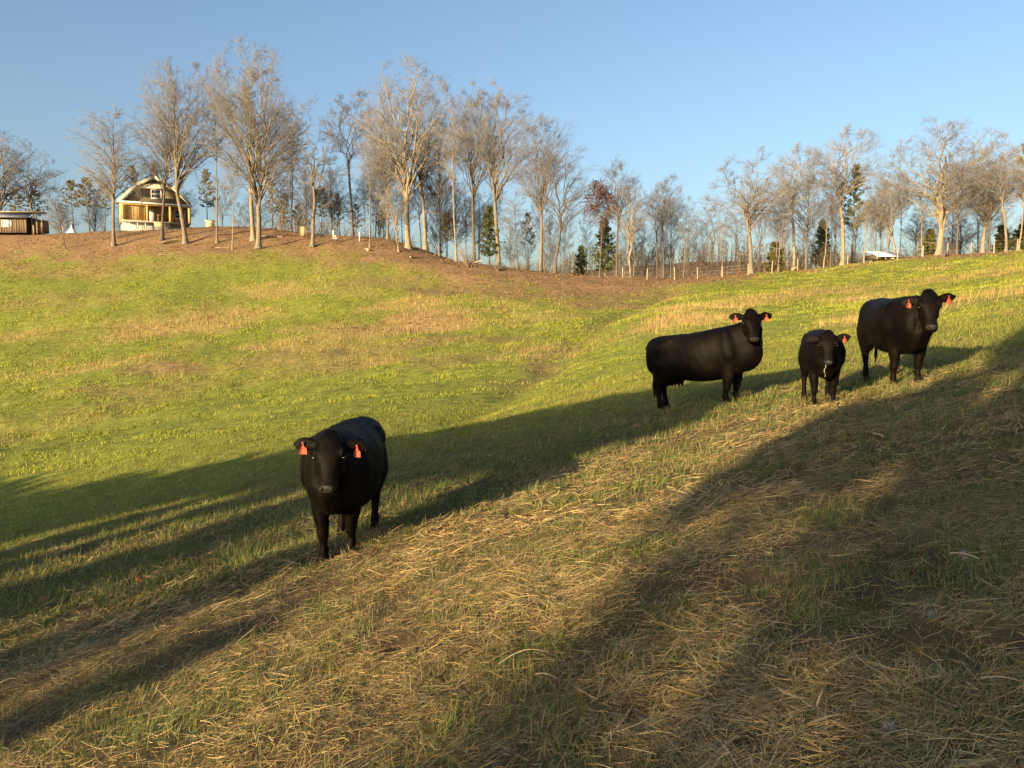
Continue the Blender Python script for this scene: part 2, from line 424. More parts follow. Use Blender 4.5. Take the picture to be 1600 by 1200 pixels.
def grass():
    A = Acc()
    for n, r0, r1, K, L0, L1, w0, w1, pw in ((150000, 2.3, 8.0, 2, .04, .12, .0024, .005, 1.4), (260000, 7.5, 30, 1, .06, .16, .007, .015, 1.25)):
        x, y = scatter(n, r0, r1, pw); w = cover(x, y)
        keep = rng.random(n) < np.clip(w[:, 0] * 1.2 + w[:, 3] * .30 + w[:, 1] * .3, 0, 1) * (0.5 + .8 * sstep(.3, .6, fbm(x, y, .4, 61, 2)))
        x, y = x[keep], y[keep]; m = len(x)
        phi = vnoise(x, y, .5, 21) * 8 + rng.normal(size=m) * 1.2
        d = sstep(10, 24, np.hypot(x, y))[:, None]
        dry = (rng.random(m) < .26 + .3 * sstep(.5, .7, fbm(x, y, .9, 63)))[:, None]
        g = pick(m, GRNS, (3, 3, 2, 2)) * (1 - d) + pick(m, FARG, (3, 3, 2, 1)) * d
        c = np.where(dry, pick(m, HAYS, (1, 2, 2, 1, 3, 0.3)) * .75, g)
        th = np.clip(1.0 + rng.normal(size=m) * .35, .25, 1.5)
        V, T, Q, C = ribbons(x, y, hgt(x, y) - .01, phi, th, -.9 * rng.random(m), rng.normal(size=m) * .4, L0 + (L1 - L0) * rng.random(m),
                             w0 + (w1 - w0) * rng.random(m), K, np.clip(c, .01, .6), roll=rng.normal(size=m) * .5)
        A.add(V, T, Q, C)
    o = A.build('pasture_grass', M_BLADE); o['kind'] = 'stuff'

def hill_grass():
    A = Acc()
    n = 620000
    x, y = scatter(n, 26, 122, 0.75, 39); w = cover(x, y)
    clump = sstep(.34, .62, vnoise(x * .55, y, .8, 71)) * .75 + .25
    keep = rng.random(n) < np.clip(w[:, 0] + w[:, 1] * 1.1 + w[:, 2] * .18, 0, 1) * clump
    x, y = x[keep], y[keep]; w = w[keep]; m = len(x)
    r = np.hypot(x, y)
    s = rng.random(m) * w[:, :3].sum(1)
    istan = s > w[:, 0]; islit = s > w[:, 0] + w[:, 1]
    tone = (0.72 + .56 * fbm(x, y, 7, 75))[:, None]
    c = np.where(istan[:, None], jit((.36, .255, .10), m), pick(m, FARG, (3, 3, 2, 2))) * tone
    c = np.where(islit[:, None], jit((.27, .175, .085), m), c)
    tall = istan & ~islit
    cl = (.55 + 1.15 * sstep(.35, .75, vnoise(x * .6, y, 1.0, 77))) * (.7 + .6 * vnoise(x * .7, y, .45, 78))      # clumps stand taller than the grazed gaps
    L = np.where(tall, .20 + .36 * rng.random(m) ** 1.6, (.07 + .11 * rng.random(m)) * cl * np.clip(r / 48, .6, 1))
    wd = (.020 + .022 * rng.random(m)) * (r / 55) ** .6 * np.where(tall, .62, 1.35)
    th = np.where(tall, 1.25 + rng.normal(size=m) * .15, .85 + rng.normal(size=m) * .35)
    V, T, Q, C = ribbons(x, y, hgt(x, y) - .02, rng.random(m) * 6.28, np.clip(th, .2, 1.55), np.zeros(m), np.zeros(m), L, wd, 1, np.clip(c, .01, .7), roll=rng.normal(size=m) * .7)
    A.add(V, T, Q, C)
    o = A.build('hillside_grass', M_BLADE); o['kind'] = 'stuff'

def litter():
    n = 60000
    x, y = scatter(n, 62, 128, 0.6, 37); w = cover(x, y)
    keep = rng.random(n) < w[:, 2] * (0.35 + .65 * sstep(.35, .65, vnoise(x, y, 1.2, 81)))
    x, y = x[keep], y[keep]; m = len(x)
    c = pick(m, [(.29, .165, .08), (.24, .13, .065), (.37, .24, .13), (.16, .09, .05)], (3, 3, 2, 1.5))
    V, T, Q, C = ribbons(x, y, hgt(x, y) + .01, rng.random(m) * 6.28, rng.normal(size=m) * .5, np.zeros(m), np.zeros(m), .12 + .16 * rng.random(m), .1 + .12 * rng.random(m), 1, np.clip(c, .01, .6), roll=rng.normal(size=m) * .7)
    o = Acc().add(V, T, Q, C).build('fallen_leaves', M_BLADE); o['kind'] = 'stuff'
hay(); grass(); hill_grass(); litter()
# ------------------------------------------------------------------ trees
UP = np.array([0, 0, 1.0]); VERB = False
M_BARK = {'grey': mat('bark_grey', (.165, .135, .10), .9, noise=.45, nscale=5, bump=.6, stretch=(1, 1, .25)),
          'pale': mat('bark_pale', (.225, .185, .13), .9, noise=.4, nscale=4, bump=.5, stretch=(1, 1, .3)),
          'dark': mat('bark_dark', (.10, .08, .062), .9, noise=.45, nscale=5, bump=.6, stretch=(1, 1, .25))}
M_TWIG = {'grey': mat('twig_grey', (.18, .165, .16), .85), 'pale': mat('twig_pale', (.20, .18, .165), .85), 'dark': mat('twig_dark', (.14, .128, .126), .85)}
M_NEEDLE = mat('needles', (.045, .065, .022), .7, attr=True, trans=.3)
M_LEAF = mat('dry_leaf', (.14, .06, .03), .7, attr=True, trans=.25)

def grow(st, d, L, K, trop, wob, r):
    p = st; d = unit(d); pts = [p]
    for k in range(K):
        d = unit(d + trop * UP + wob * r.normal(size=d.shape)); p = p + d * (L / K)[:, None]; pts.append(p)
    return np.stack(pts, 1)
def sample(pts, n, t0, t1, r):
    N, K1, _ = pts.shape; K = K1 - 1
    t = t0 + (t1 - t0) * (np.arange(n)[None] + r.random((N, n))) / n
    f = np.clip(t * K, 0, K - 1e-4); i = f.astype(int); f = (f - i)[..., None]
    a = np.take_along_axis(pts, i[..., None].repeat(3, -1), 1); b = np.take_along_axis(pts, (i + 1)[..., None].repeat(3, -1), 1)
    return (a * (1 - f) + b * f).reshape(-1, 3), unit(b - a).reshape(-1, 3), t.ravel(), np.repeat(np.arange(N), n)
def fork_off(d, ang, beta):
    ref = np.where(np.abs(d[:, 2:3]) < .9, UP, np.array([1.0, 0, 0])); u = unit(np.cross(d, ref)); v = np.cross(d, u)
    return np.cos(ang)[:, None] * d + np.sin(ang)[:, None] * (np.cos(beta)[:, None] * u + np.sin(beta)[:, None] * v)
def lin(r0, r1, K): return r0[:, None] + (r1 - r0)[:, None] * np.linspace(0, 1, K + 1)[None]
def cones(pts, rad):
    """thin three-sided spikes [N,2,3]"""
    N = len(pts); V, F = tubes(pts, np.stack([rad, rad * .3], 1), 3)
    V = V.reshape(N, 6, 3); V = np.concatenate([V[:, :3], pts[:, 1:2]], 1).reshape(-1, 3)
    b = np.arange(N)[:, None] * 4
    return V, np.concatenate([b + np.array(q) for q in ((0, 1, 3), (1, 2, 3), (2, 0, 3))])

def bezier(P0, P1, P2, K, gn, r):
    t = np.linspace(0, 1, K + 1)[None, :, None]
    P = (1 - t) ** 2 * P0[:, None] + 2 * t * (1 - t) * P1[:, None] + t * t * P2[:, None]
    L = np.linalg.norm(P2 - P0, axis=1)[:, None, None]
    return P + gn * L * r.normal(size=P.shape) * np.sin(np.pi * np.clip(t, 0, .95))
def bare_tree(seed, H, W, r0, fork=None, nlead=4, cb=.25, n1=60, rise=.9, c2=7, c3=6, c4=4, gnarl=.035, stem_wob=.015, lean=(0, 0), low=0, twig=1.0, top=.5, el=(30, 62)):
    """a leafless tree whose limbs reach for a rounded crown: trunk and limbs in one mesh, branchlets and twigs in another"""
    r = np.random.default_rng(seed); A = Acc(); B = Acc()
    hb = cb * H; zc = hb + (H - hb) * top; au, ad = H - zc, zc - hb; R = W / 2
    zf = fork * H if fork else .90 * H
    K = 10; tr = grow(np.zeros((1, 3)), np.array([[lean[0], lean[1], 1.0]]), np.array([zf]), K, .03, stem_wob + gnarl * .4, r)
    tt = np.linspace(0, 1, K + 1); endr = .74 if fork else .12
    r0 = r0 * .84
    rad = r0 * (1 - (1 - endr) * tt ** .9) * (1 + .8 * np.exp(-tt * zf / .45))
    V, F = tubes(tr, rad[None], 8); A.add(V, None, F)
    ctr = np.array([lean[0] * H * .5, lean[1] * H * .5, zc])
    def shell(az, e, q): return ctr + np.stack([R * q * np.cos(e) * np.cos(az), R * q * np.cos(e) * np.sin(az), np.where(np.sin(e) > 0, au, ad) * q * np.sin(e)], -1)
    if fork:
        n = nlead; az = np.arange(n) * 2 * np.pi / n + r.random(n) * .8; e = np.radians(el[0] + (el[1] - el[0]) * r.random(n)); e[0] = np.radians(84)
        T = shell(az, e, .86 + .1 * r.random(n)); P0 = np.repeat(tr[:, -1], n, 0) - np.array([0, 0, 1.0]) * r.random((n, 1)) * zf * .16
        d = np.linalg.norm(T - P0, axis=1)[:, None]
        ld = bezier(P0, P0 + UP * d * .5 + (T - P0) * .16, T, 9, gnarl, r)
        lr0 = r0 * endr * (.50 + .25 * r.random(n)); lr0[0] *= 1.15; V, F = tubes(ld, lin(lr0, lr0 * .10, 9), 6); A.add(V, None, F)
        lines = ld; lrad = lin(lr0, lr0 * .10, 9)
    else: lines = tr; lrad = rad[None]
    t2 = np.linspace(.02, .97, 26) * (lines.shape[1] - 1); a = np.floor(t2).astype(int); f = (t2 - a)[None, :, None]
    C = (lines[:, a] * (1 - f) + lines[:, a + 1] * f).reshape(-1, 3); CD = unit(lines[:, a + 1] - lines[:, a]).reshape(-1, 3); CR = (lrad[:, a] * (1 - f[..., 0]) + lrad[:, a + 1] * f[..., 0]).ravel()
    ok = C[:, 2] > hb * .75; C, CD, CR = C[ok], CD[ok], CR[ok]
    m = n1; az = np.arange(m) * 2.39996 + r.random(m) * .5; e = np.arcsin(np.clip(-.38 + 1.36 * r.permutation((np.arange(m) + .5) / m), -.4, .985)); q = np.where(r.random(m) < .7, .84 + .16 * r.random(m), .45 + .35 * r.random(m)) * (.92 + .16 * r.random(m))
    T = shell(az, e, q)
    D = T[:, None] - C[None]; dd = np.linalg.norm(D, axis=-1); hd_ = np.linalg.norm(D[..., :2], axis=-1)
    cost = (dd + 2.5 * np.maximum(0, C[None, :, 2] - (T[:, None, 2] - rise * hd_))) * (.88 + .3 * r.random(dd.shape))
    k = cost.argmin(1); P0 = C[k]; L1 = dd[np.arange(m), k]; dirn = unit(T - P0)
    l1 = bezier(P0, P0 + (CD[k] * .30 + dirn * .28 + np.array([0, 0, -.04])) * L1[:, None], T, 5, gnarl, r)
    lr = np.clip(np.minimum(CR[k] * .62, L1 * .016 + .016), .022, None)
    V, F = tubes(l1, lin(lr, lr * .28, 5), 4); A.add(V, None, F)
    if low:                                        # a few low, nearly level limbs
        p, d, t, _ = sample(tr, low, .2, .9 if fork else .5, r); m2 = len(p)
        ll = grow(p, np.stack([np.cos(np.arange(m2) * 2.6 + seed), np.sin(np.arange(m2) * 2.6 + seed), .1 + .2 * r.random(m2)], 1), W * (.22 + .2 * r.random(m2)), 5, .02, .16, r)
        V, F = tubes(ll, lin(np.full(m2, .08), np.full(m2, .02), 5), 4); A.add(V, None, F)
        l1 = np.concatenate([l1, ll]); L1 = np.concatenate([L1, W * .25 * np.ones(m2)]); lr = np.concatenate([lr, np.full(m2, .06)])
    p, d, t, idx = sample(l1, c2, .25, 1.0, r); m = len(p)
    L2 = np.clip(L1[idx] * (.42 - .16 * t), .8, 2.6) * (.6 + .7 * r.random(m)) * (H / 26) ** .5
    l2 = grow(p, fork_off(d, np.radians(22 + 30 * r.random(m)), r.random(m) * 6.28), L2, 3, .05, .10 + gnarl, r)
    r2 = np.maximum(lr[idx] * .40, .012); V, F = tubes(l2, lin(r2, r2 * .4, 3), 3); B.add(V, None, F)
    p, d, t, idx = sample(l2, c3, .2, 1.0, r); m = len(p)
    L3 = np.clip(L2[idx] * (.62 - .2 * t) * (.6 + .8 * r.random(m)), .4, 1.7)
    l3 = grow(p, fork_off(d, np.radians(22 + 28 * r.random(m)), r.random(m) * 6.28), L3, 2, .05, .12, r)
    V, F = cones(l3[:, [0, 2]], np.full(m, .0135 * twig)); B.add(V, F)
    if c4:
        p, d, t, idx = sample(l3, c4, .25, 1.0, r); m = len(p)
        L4 = np.clip(L3[idx] * (.75 - .25 * t), .35, 1.0) * (.7 + .6 * r.random(m))
        l4 = grow(p, fork_off(d, np.radians(20 + 26 * r.random(m)), r.random(m) * 6.28), L4, 1, .10, .1, r)
        V, F = cones(l4, np.full(m, .0098 * twig)); B.add(V, F)
    tips = l3[:, 2]; off = np.median(tips[:, :2], 0)
    Hm = float(np.percentile(tips[:, 2], 99.5)); Wm = 2 * float(np.percentile(np.abs(tips[:, :2] - off), 94))
    if VERB: print('proto %d H %.1f/%.1f W %.1f/%.1f twigs %d' % (seed, Hm, H, Wm, W, len(tips)))
    return dict(trunk=A.mesh('bare_trunk', True), crown=B.mesh('bare_crown'), H=Hm, W=Wm, tips=tips, off=off)

def pine_tree(seed, H, W, cb=.35, n1=46, cl=9, tri=12, pal=((.12, .13, .042), (.16, .145, .05), (.085, .10, .034)), size=.42, r0=.17, shape=.8, wide=.16):
    r = np.random.default_rng(seed); A = Acc(); B = Acc()
    tr = grow(np.zeros((1, 3)), UP[None] + 0, np.array([H * .97]), 8, .03, .02, r)
    V, F = tubes(tr, (r0 * (1 - .9 * np.linspace(0, 1, 9)) * (1 + .5 * np.exp(-np.linspace(0, H, 9) / .5)))[None], 7); A.add(V, None, F)
    p, d, t, _ = sample(tr, n1, cb, .99, r); m = len(p); q = (t - cb) / (1 - cb)
    L = W * .5 * ((1 - q) ** shape * .9 + .12) * (.6 + .55 * r.random(m)) * np.clip(.45 + q * 3, 0, 1)
    be = np.arange(m) * 2.4 + r.random(m)
    l1 = grow(p, np.stack([np.cos(be), np.sin(be), .05 + .5 * q], 1), L, 3, .07, .08, r)
    V, F = tubes(l1, lin(np.full(m, .035), np.full(m, .012), 3), 3); A.add(V, None, F)
    p, d, t, idx = sample(l1, cl, .25, 1.0, r); m = len(p)
    p = p + r.normal(size=(m, 3)) * np.array([.16, .16, .10]) * (L[idx] * .55)[:, None]
    c0 = np.array(pal)[r.integers(0, len(pal), m)] * (.75 + .5 * r.random((m, 1)))
    n = m * tri; cc = np.repeat(p, tri, 0); dd = unit(r.normal(size=(n, 3)) + np.array([0, 0, .35])); s = size * (.5 + .8 * r.random((n, 1)))
    w = unit(np.cross(dd, r.normal(size=(n, 3)))) * s * wide
    V = np.stack([cc - w, cc + w, cc + dd * s], 1).reshape(-1, 3); F = np.arange(n * 3).reshape(-1, 3)
    B.add(V, F, None, np.repeat(np.repeat(c0, tri, 0), 3, 0))
    return dict(trunk=A.mesh('pine_trunk', True), crown=B.mesh('pine_crown'), H=H, W=W)

PR = {
    'vase':   bare_tree(1, 28, 12, .46, fork=.22, nlead=7, cb=.30, n1=84, rise=1.3, c2=8, c3=5, c4=3),
    'vasetall': bare_tree(2, 30, 10, .36, fork=.34, nlead=5, cb=.36, n1=66, rise=1.7, c2=7, c3=6, c4=4, el=(45, 70)),
    'broad':  bare_tree(3, 28, 16, .50, fork=.24, nlead=8, cb=.22, n1=96, rise=1.0, c2=8, c3=5, c4=3, el=(20, 62)),
    'oak':    bare_tree(4, 22, 16, .42, fork=.36, nlead=6, cb=.26, n1=58, rise=.45, c2=8, c3=5, c4=3, gnarl=.06, low=3, el=(12, 60)),
    'gnarly': bare_tree(5, 20, 12, .36, fork=.32, nlead=4, cb=.25, n1=34, rise=.35, c2=7, c3=6, c4=3, gnarl=.085, low=3, el=(10, 55)),
    'forked': bare_tree(6, 26, 14, .45, fork=.30, nlead=4, cb=.28, n1=70, rise=1.1, c2=8, c3=5, c4=4, el=(35, 60)),
    'leader': bare_tree(7, 24, 10, .28, cb=.26, n1=60, rise=.9, c2=7, c3=6, c4=3, top=.42),
    'slim':   bare_tree(8, 24, 7, .20, cb=.42, n1=34, rise=1.2, c2=6, c3=6, c4=3),
    'slimfork': bare_tree(9, 24, 8, .22, fork=.46, nlead=4, cb=.44, n1=36, rise=1.4, c2=7, c3=6, c4=3),
    'sycamore': bare_tree(10, 18, 9, .30, fork=.10, nlead=6, cb=.30, n1=54, rise=1.2, c2=7, c3=6, c4=3, low=1, el=(30, 70)),
    'giant':  bare_tree(11, 26, 20, .75, fork=.20, nlead=10, cb=.20, n1=120, rise=.6, c2=8, c3=5, c4=3, gnarl=.05, low=2, el=(8, 60)),
    'sapling': bare_tree(12, 12, 5, .09, cb=.3, n1=24, rise=.9, c2=6, c3=5, c4=3, twig=.8),
    'high':   bare_tree(13, 26, 13, .38, fork=.46, nlead=6, cb=.44, n1=62, rise=.7, c2=8, c3=5, c4=3, gnarl=.045, el=(15, 60)),
    'leaning': bare_tree(14, 24, 13, .34, fork=.36, nlead=4, cb=.30, n1=50, rise=.9, c2=8, c3=5, c4=3, lean=(.12, 0), el=(15, 55)),
    'pine':   pine_tree(21, 14, 7, cb=.38),
    'pineopen': pine_tree(22, 16, 8, cb=.52, n1=34, cl=8, pal=((.22, .175, .07), (.26, .19, .085), (.15, .135, .05))),
    'flat_top': pine_tree(24, 9, 4.6, cb=.88, n1=34, cl=12, tri=11, shape=.35, size=.6, wide=.30),  # thin crown shaped only to throw the far band of shade
    'fullpine': pine_tree(26, 14, 6.5, cb=.16, n1=90, cl=9, tri=10, shape=.75, pal=((.085, .105, .034), (.12, .125, .04), (.06, .08, .028)), size=.5),
    'high_crown': pine_tree(25, 9, 4.6, cb=.72, n1=44, cl=10, tri=11, shape=.4, size=.55, wide=.30),  # raised crown shaped to shade far ground and let light in below
    'cedar':  pine_tree(23, 8, 4.6, cb=.06, n1=60, cl=9, tri=11, shape=.7, size=.55, wide=.26),
}
def tree(proto, loc, H, W, label, bark='grey', group=None, rz=0.0, lean=0.0, name=None, cat='tree'):
    P = PR[proto]; evergreen = proto in ('pine', 'pineopen', 'cedar', 'flat_top', 'high_crown', 'fullpine')
    o = empty(name or ('pine_tree' if evergreen else 'bare_tree'), loc, 0, label, cat, group)
    s = H / P['H']; sx = W / P['W']
    o.scale = (sx, sx, s); o.rotation_euler = (0, lean, rz)
    for nm in ('trunk', 'crown'):
        me = P[nm]; m = M_BARK[bark] if nm == 'trunk' else (M_NEEDLE if evergreen else M_TWIG[bark])
        c = bpy.data.objects.new(nm, me); COL.objects.link(c); c.parent = o
        if not me.materials: me.materials.append(m)
        c.material_slots[0].link = 'OBJECT'; c.material_slots[0].material = m
    return o
def tree_px(proto, px, py, top, wpx, label, bark='grey', rz=None, lean=0.0, group=None, y=None, sink=.12, **k):
    if y is None: g = G(px, py)
    else:
        g = at(px, 500, y); g[2] = hgt(g[0], g[1])
    H = at(px, top, g[1])[2] - g[2]
    W = wpx / FPX * g[1]
    g[2] -= sink
    if rz is None and 'off' in PR[proto]:                # turn a one-sided crown towards or away from the pasture
        ox, oy = PR[proto]['off']; rz = random.choice((1, -1)) * math.pi / 2 - math.atan2(oy, ox) + random.uniform(-.25, .25)
    return tree(proto, g, H + sink, W, label, bark, group, random.uniform(0, 6.28) if rz is None else rz, lean, **k)

T = tree_px
# left hilltop
T('broad', 12, 350, 204, 84, 'bare grey tree at the left edge standing behind the low brown shed', y=122)
T('oak', 62, 350, 226, 70, 'bare spreading tree just behind the right end of the low brown shed', y=124)
T('pineopen', 30, 352, 292, 60, 'low dark evergreen directly behind the low brown shed, left one', 'dark', y=127)
T('pineopen', 66, 352, 296, 56, 'low dark evergreen directly behind the low brown shed, right one', 'dark', y=126)
T('sapling', 103, 388, 302, 40, 'small crooked dark sapling leaning left beside the low brown shed', 'dark', lean=-.18)
T('leader', 178, 385, 166, 88, 'bare tree with a straight trunk just left of the house, clear of its walls')
T('sapling', 160, 381, 345, 12, 'tiny bare sapling left of the straight tree beside the house', 'dark')
T('pineopen', 122, 356, 280, 54, 'olive pine with a thin stem left of the house, leftmost of three', 'dark', y=120)
T('pineopen', 146, 356, 276, 60, 'olive pine with a thin stem left of the house, middle of three', 'dark', y=124)
T('pineopen', 170, 356, 284, 50, 'olive pine with a thin stem left of the house, the one nearest the wall', 'dark', y=122)
T('pineopen', 216, 345, 256, 52, 'yellowish pine top rising behind the left half of the house roof', y=138)
T('pineopen', 250, 345, 252, 44, 'yellowish pine top rising behind the ridge of the house', y=140)
T('sapling', 223, 358, 262, 20, 'very thin bare stem in front of the porch, left one', 'dark')
T('leader', 253, 376, 138, 84, 'dark trunked tree standing in front of the house window', 'dark', lean=-.06)
T('forked', 290, 381, 96, 108, 'big forked tree at the right corner of the house')
T('slim', 339, 380, 104, 52, 'tall slender tree between the forked tree by the house and the big round crown')
T('slim', 363, 390, 236, 34, 'short slim pale tree standing left of the two thick trunks', 'pale')
T('vase', 396, 377, 66, 104, 'tallest tree on the hill, a thick pale trunk under a huge round crown', 'pale')
T('broad', 404, 389, 118, 128, 'broad tree right in front of the tallest tree, trunk slightly darker')
T('gnarly', 488, 386, 158, 96, 'gnarled tree with crooked limbs right of the tan box', lean=-.03)
T('slim', 455, 350, 160, 46, 'thin dark tree far back between the tallest tree and the gnarled one', 'dark')
T('slimfork', 551, 361, 140, 78, 'dark tree behind the white braced post', 'dark')
T('slim', 578, 386, 215, 44, 'straight slim tree standing at the little pile of cut logs')
T('leader', 606, 373, 150, 60, 'medium tree just left of the huge middle tree')
T('broad', 638, 388, 97, 136, 'huge middle tree with a wide dome of golden branches', 'pale')
T('oak', 665, 382, 110, 100, 'thick stemmed tree with one long level limb beside the huge middle tree', 'pale')
T('sycamore', 623, 394, 286, 44, 'short crooked twin stem at the foot of the huge middle tree', 'pale', lean=.12)
T('leader', 686, 389, 200, 50, 'slim tree next right of the tree with the long level limb')
T('slim', 713, 392, 160, 58, 'slender pale tree between the middle dome and the dark tall tree', 'pale')
T('vasetall', 741, 396, 134, 74, 'tall dark stemmed tree left of the high vase shaped tree', 'dark')
T('fullpine', 764, 396, 320, 50, 'dark brownish evergreen at the foot of the high vase shaped tree', 'dark')
T('vasetall', 779, 408, 134, 92, 'high vase shaped tree at the right end of the hilltop')
T('sapling', 810, 411, 300, 46, 'thin leaning tree just right of the high vase shaped tree', 'dark', lean=.14)
T('pineopen', 826, 415, 330, 40, 'thin ragged evergreen between two tall trees above the saddle', 'dark', y=104)
T('vasetall', 845, 417, 176, 78, 'tall narrow tree sloping down from the hilltop, right of the ragged evergreen')
T('leaning', 867, 421, 236, 96, 'dark tree leaning right with a long side limb', 'dark', lean=.12)
T('fullpine', 907, 432, 382, 38, 'small rounded dark pine left of the rust leaved oak', y=112)
T('fullpine', 946, 431, 338, 54, 'green pine tucked against the rust leaved oak', y=101)
T('high', 964, 432, 248, 60, 'bare tree with a small rounded crown right of the rust leaved oak', 'dark')
T('sycamore', 985, 433, 288, 62, 'pale many stemmed tree with a low side limb in the dip', 'pale')
T('slimfork', 1027, 434, 290, 40, 'dark trunked tree in the dip, leftmost of the close trio', 'dark')
T('slimfork', 1037, 434, 272, 54, 'dark trunked tree in the dip, middle and tallest of the close trio', 'dark')
T('slim', 1048, 434, 300, 42, 'dark trunked tree in the dip, rightmost of the close trio', 'dark')
T('sapling', 1068, 432, 306, 34, 'thin tree right of the close trio in the dip')
T('slimfork', 1109, 427, 308, 50, 'small lone tree with ascending limbs in the gap of sky', y=108)
T('sapling', 1127, 425, 340, 30, 'thin pale sapling in the gap left of the big oak', 'pale')
# right wood edge
T('oak', 1174, 420, 234, 118, 'big spreading oak with crooked limbs, leftmost big tree of the right wood')
T('slim', 1216, 416, 292, 42, 'slim tree next right of the big spreading oak')
T('high', 1240, 418, 226, 82, 'pale trunked tree with a rounded crown, second big tree of the right wood', 'pale')
T('leader', 1259, 416, 252, 52, 'tree close behind the second big tree of the right wood')
T('slim', 1288, 413, 300, 38, 'slim pale tree left of the tall straight pale trunk', 'pale')
T('slim', 1298, 410, 260, 38, 'slim dark tree touching the tall straight pale trunk', 'dark')
T('pine', 1327, 409, 255, 66, 'dark green pine behind the tall straight pale trunk', 'dark', y=101)
T('high', 1316, 411, 200, 104, 'tall straight pale trunk under a wide airy crown', 'pale')
T('slim', 1350, 406, 300, 36, 'thin pale stem at the left end of the white roofed shelter', 'pale')
T('slimfork', 1362, 404, 312, 40, 'thin grey stem behind the left part of the white roofed shelter')
T('sycamore', 1386, 400, 264, 64, 'many stemmed tree behind the white roofed shelter')
T('leaning', 1399, 398, 262, 62, 'pale trunk leaning right behind the right end of the shelter', 'pale', lean=.10)
T('slim', 1441, 397, 286, 40, 'thin pale stem left of the massive oak', 'pale')
T('giant', 1467, 397, 186, 138, 'massive old oak with a dense round crown and thick trunk', 'pale')
T('leader', 1495, 393, 236, 56, 'dark stem close right of the massive old oak', 'dark')
T('broad', 1535, 391, 208, 96, 'stout tree with a pale trunk right of the massive old oak', 'pale')
T('leader', 1546, 391, 250, 56, 'dark trunk leaning right beside the stout pale trunk', 'dark', lean=.16)
T('high', 1572, 389, 232, 72, 'tree with spreading crown near the right edge')
T('slim', 1592, 388, 250, 50, 'slim tree at the very right edge', 'pale')
T('pineopen', 1592, 388, 218, 66, 'pine with a dark ragged top at the very right edge', 'dark', y=104)
T('cedar', 1447, 396, 358, 34, 'green bushy evergreen at the left of the massive oak', y=99, cat='evergreen')
T('cedar', 1560, 390, 352, 36, 'green bushy evergreen between the stems near the right edge', y=99, cat='evergreen')
T('cedar', 1590, 388, 350, 44, 'green bushy evergreen at the right edge of the wood', y=98, cat='evergreen')
T('fullpine', 1283, 416, 342, 46, 'brownish evergreen filling the space behind the slim pale tree', y=106)
T('cedar', 1210, 420, 378, 40, 'low dark evergreen bush at the foot of the slim tree beside the oak', y=107, cat='evergreen')
# leaves still hanging on one oak
_rust = T('slimfork', 937, 430, 286, 44, 'young oak still holding rust brown leaves above the dip', 'dark')
_t = PR['slimfork']['tips']; _i = rng.choice(len(_t), 2200)
_c = _t[_i] + rng.normal(size=(2200, 3)) * .5; _d = unit(rng.normal(size=(2200, 3))) * .36; _w = unit(np.cross(_d, rng.normal(size=(2200, 3)))) * .17
_V = np.stack([_c, _c + _d * .5 + _w, _c + _d, _c + _d * .5 - _w], 1).reshape(-1, 3)
link('leaves', mesh_np('rust_leaves', _V, None, np.arange(8800).reshape(-1, 4), np.repeat(jit((.105, .042, .024), 2200, .3), 4, 0)), M_LEAF, _rust)['kind'] = 'stuff'

# background stems between the named trees: far thinner, one behind another
MARKS = [(-60, 'left edge'), (12, 'shed'), (178, 'straight tree left of the house'), (240, 'house'), (290, 'big forked tree'), (339, 'tall slender tree'), (396, 'tallest tree'), (488, 'gnarled tree'),
         (551, 'braced post'), (578, 'cut logs'), (638, 'huge middle tree'), (713, 'slender pale tree'), (779, 'high vase shaped tree'), (845, 'tall narrow tree'), (937, 'rust leaved oak'), (985, 'pale many stemmed tree'),
         (1037, 'close trio'), (1109, 'small lone tree'), (1174, 'big spreading oak'), (1240, 'second big tree'), (1316, 'tall pale trunk'), (1386, 'shelter'), (1467, 'massive old oak'), (1535, 'stout pale trunk'), (1650, 'right edge')]
USED = {}
def between(px):
    i = max(k for k in range(len(MARKS) - 1) if MARKS[k][0] <= px); a, b = MARKS[i], MARKS[i + 1]
    f = (px - a[0]) / (b[0] - a[0])
    return f'behind and just right of the {a[1]}' if f < .25 else f'behind and just left of the {b[1]}' if f > .75 else f'far back between the {a[1]} and the {b[1]}'
def back_label(kind, px):
    s = kind + ' ' + between(px); n = USED.get(s, 0); USED[s] = n + 1
    return s if n == 0 else s.replace(kind, ('another ' if n == 1 else 'a further ') + kind, 1)
_k = 0
for lo, hi, n, ylo, yhi, tp in ((100, 430, 9, 124, 150, (262, 312)), (430, 780, 24, 112, 140, (215, 300)), (780, 930, 6, 106, 130, (290, 350)), (950, 1110, 7, 112, 135, (310, 365)), (1130, 1600, 22, 102, 130, (262, 345))):
    for i in range(n):
        px = lo + (hi - lo) * (i + random.random()) / n; yy = random.uniform(ylo, yhi)
        tone = random.choice(['grey', 'grey', 'dark', 'pale']); pr = random.choice(['slim', 'slim', 'slimfork', 'leader', 'sapling'])
        T(pr, px, 0, random.uniform(*tp), random.uniform(28, 50), back_label({'slim': 'slim', 'slimfork': 'forked', 'leader': 'bushy', 'sapling': 'thin'}[pr] + ' ' + tone + ' tree', px), tone, y=yy, group='thin bare trees in the wood behind')
        _k += 1
for px, top, w, yy in ((330, 262, 50, 132), (430, 280, 50, 130), (470, 320, 44, 128), (505, 290, 46, 125), (530, 300, 40, 130), (600, 318, 50, 118), (560, 318, 40, 122), (700, 330, 46, 116), (450, 300, 40, 134)):
    T('pineopen', px, 0, top, w, back_label('olive brown pine', px), 'dark', y=yy, group='pines in the wood behind the hilltop')

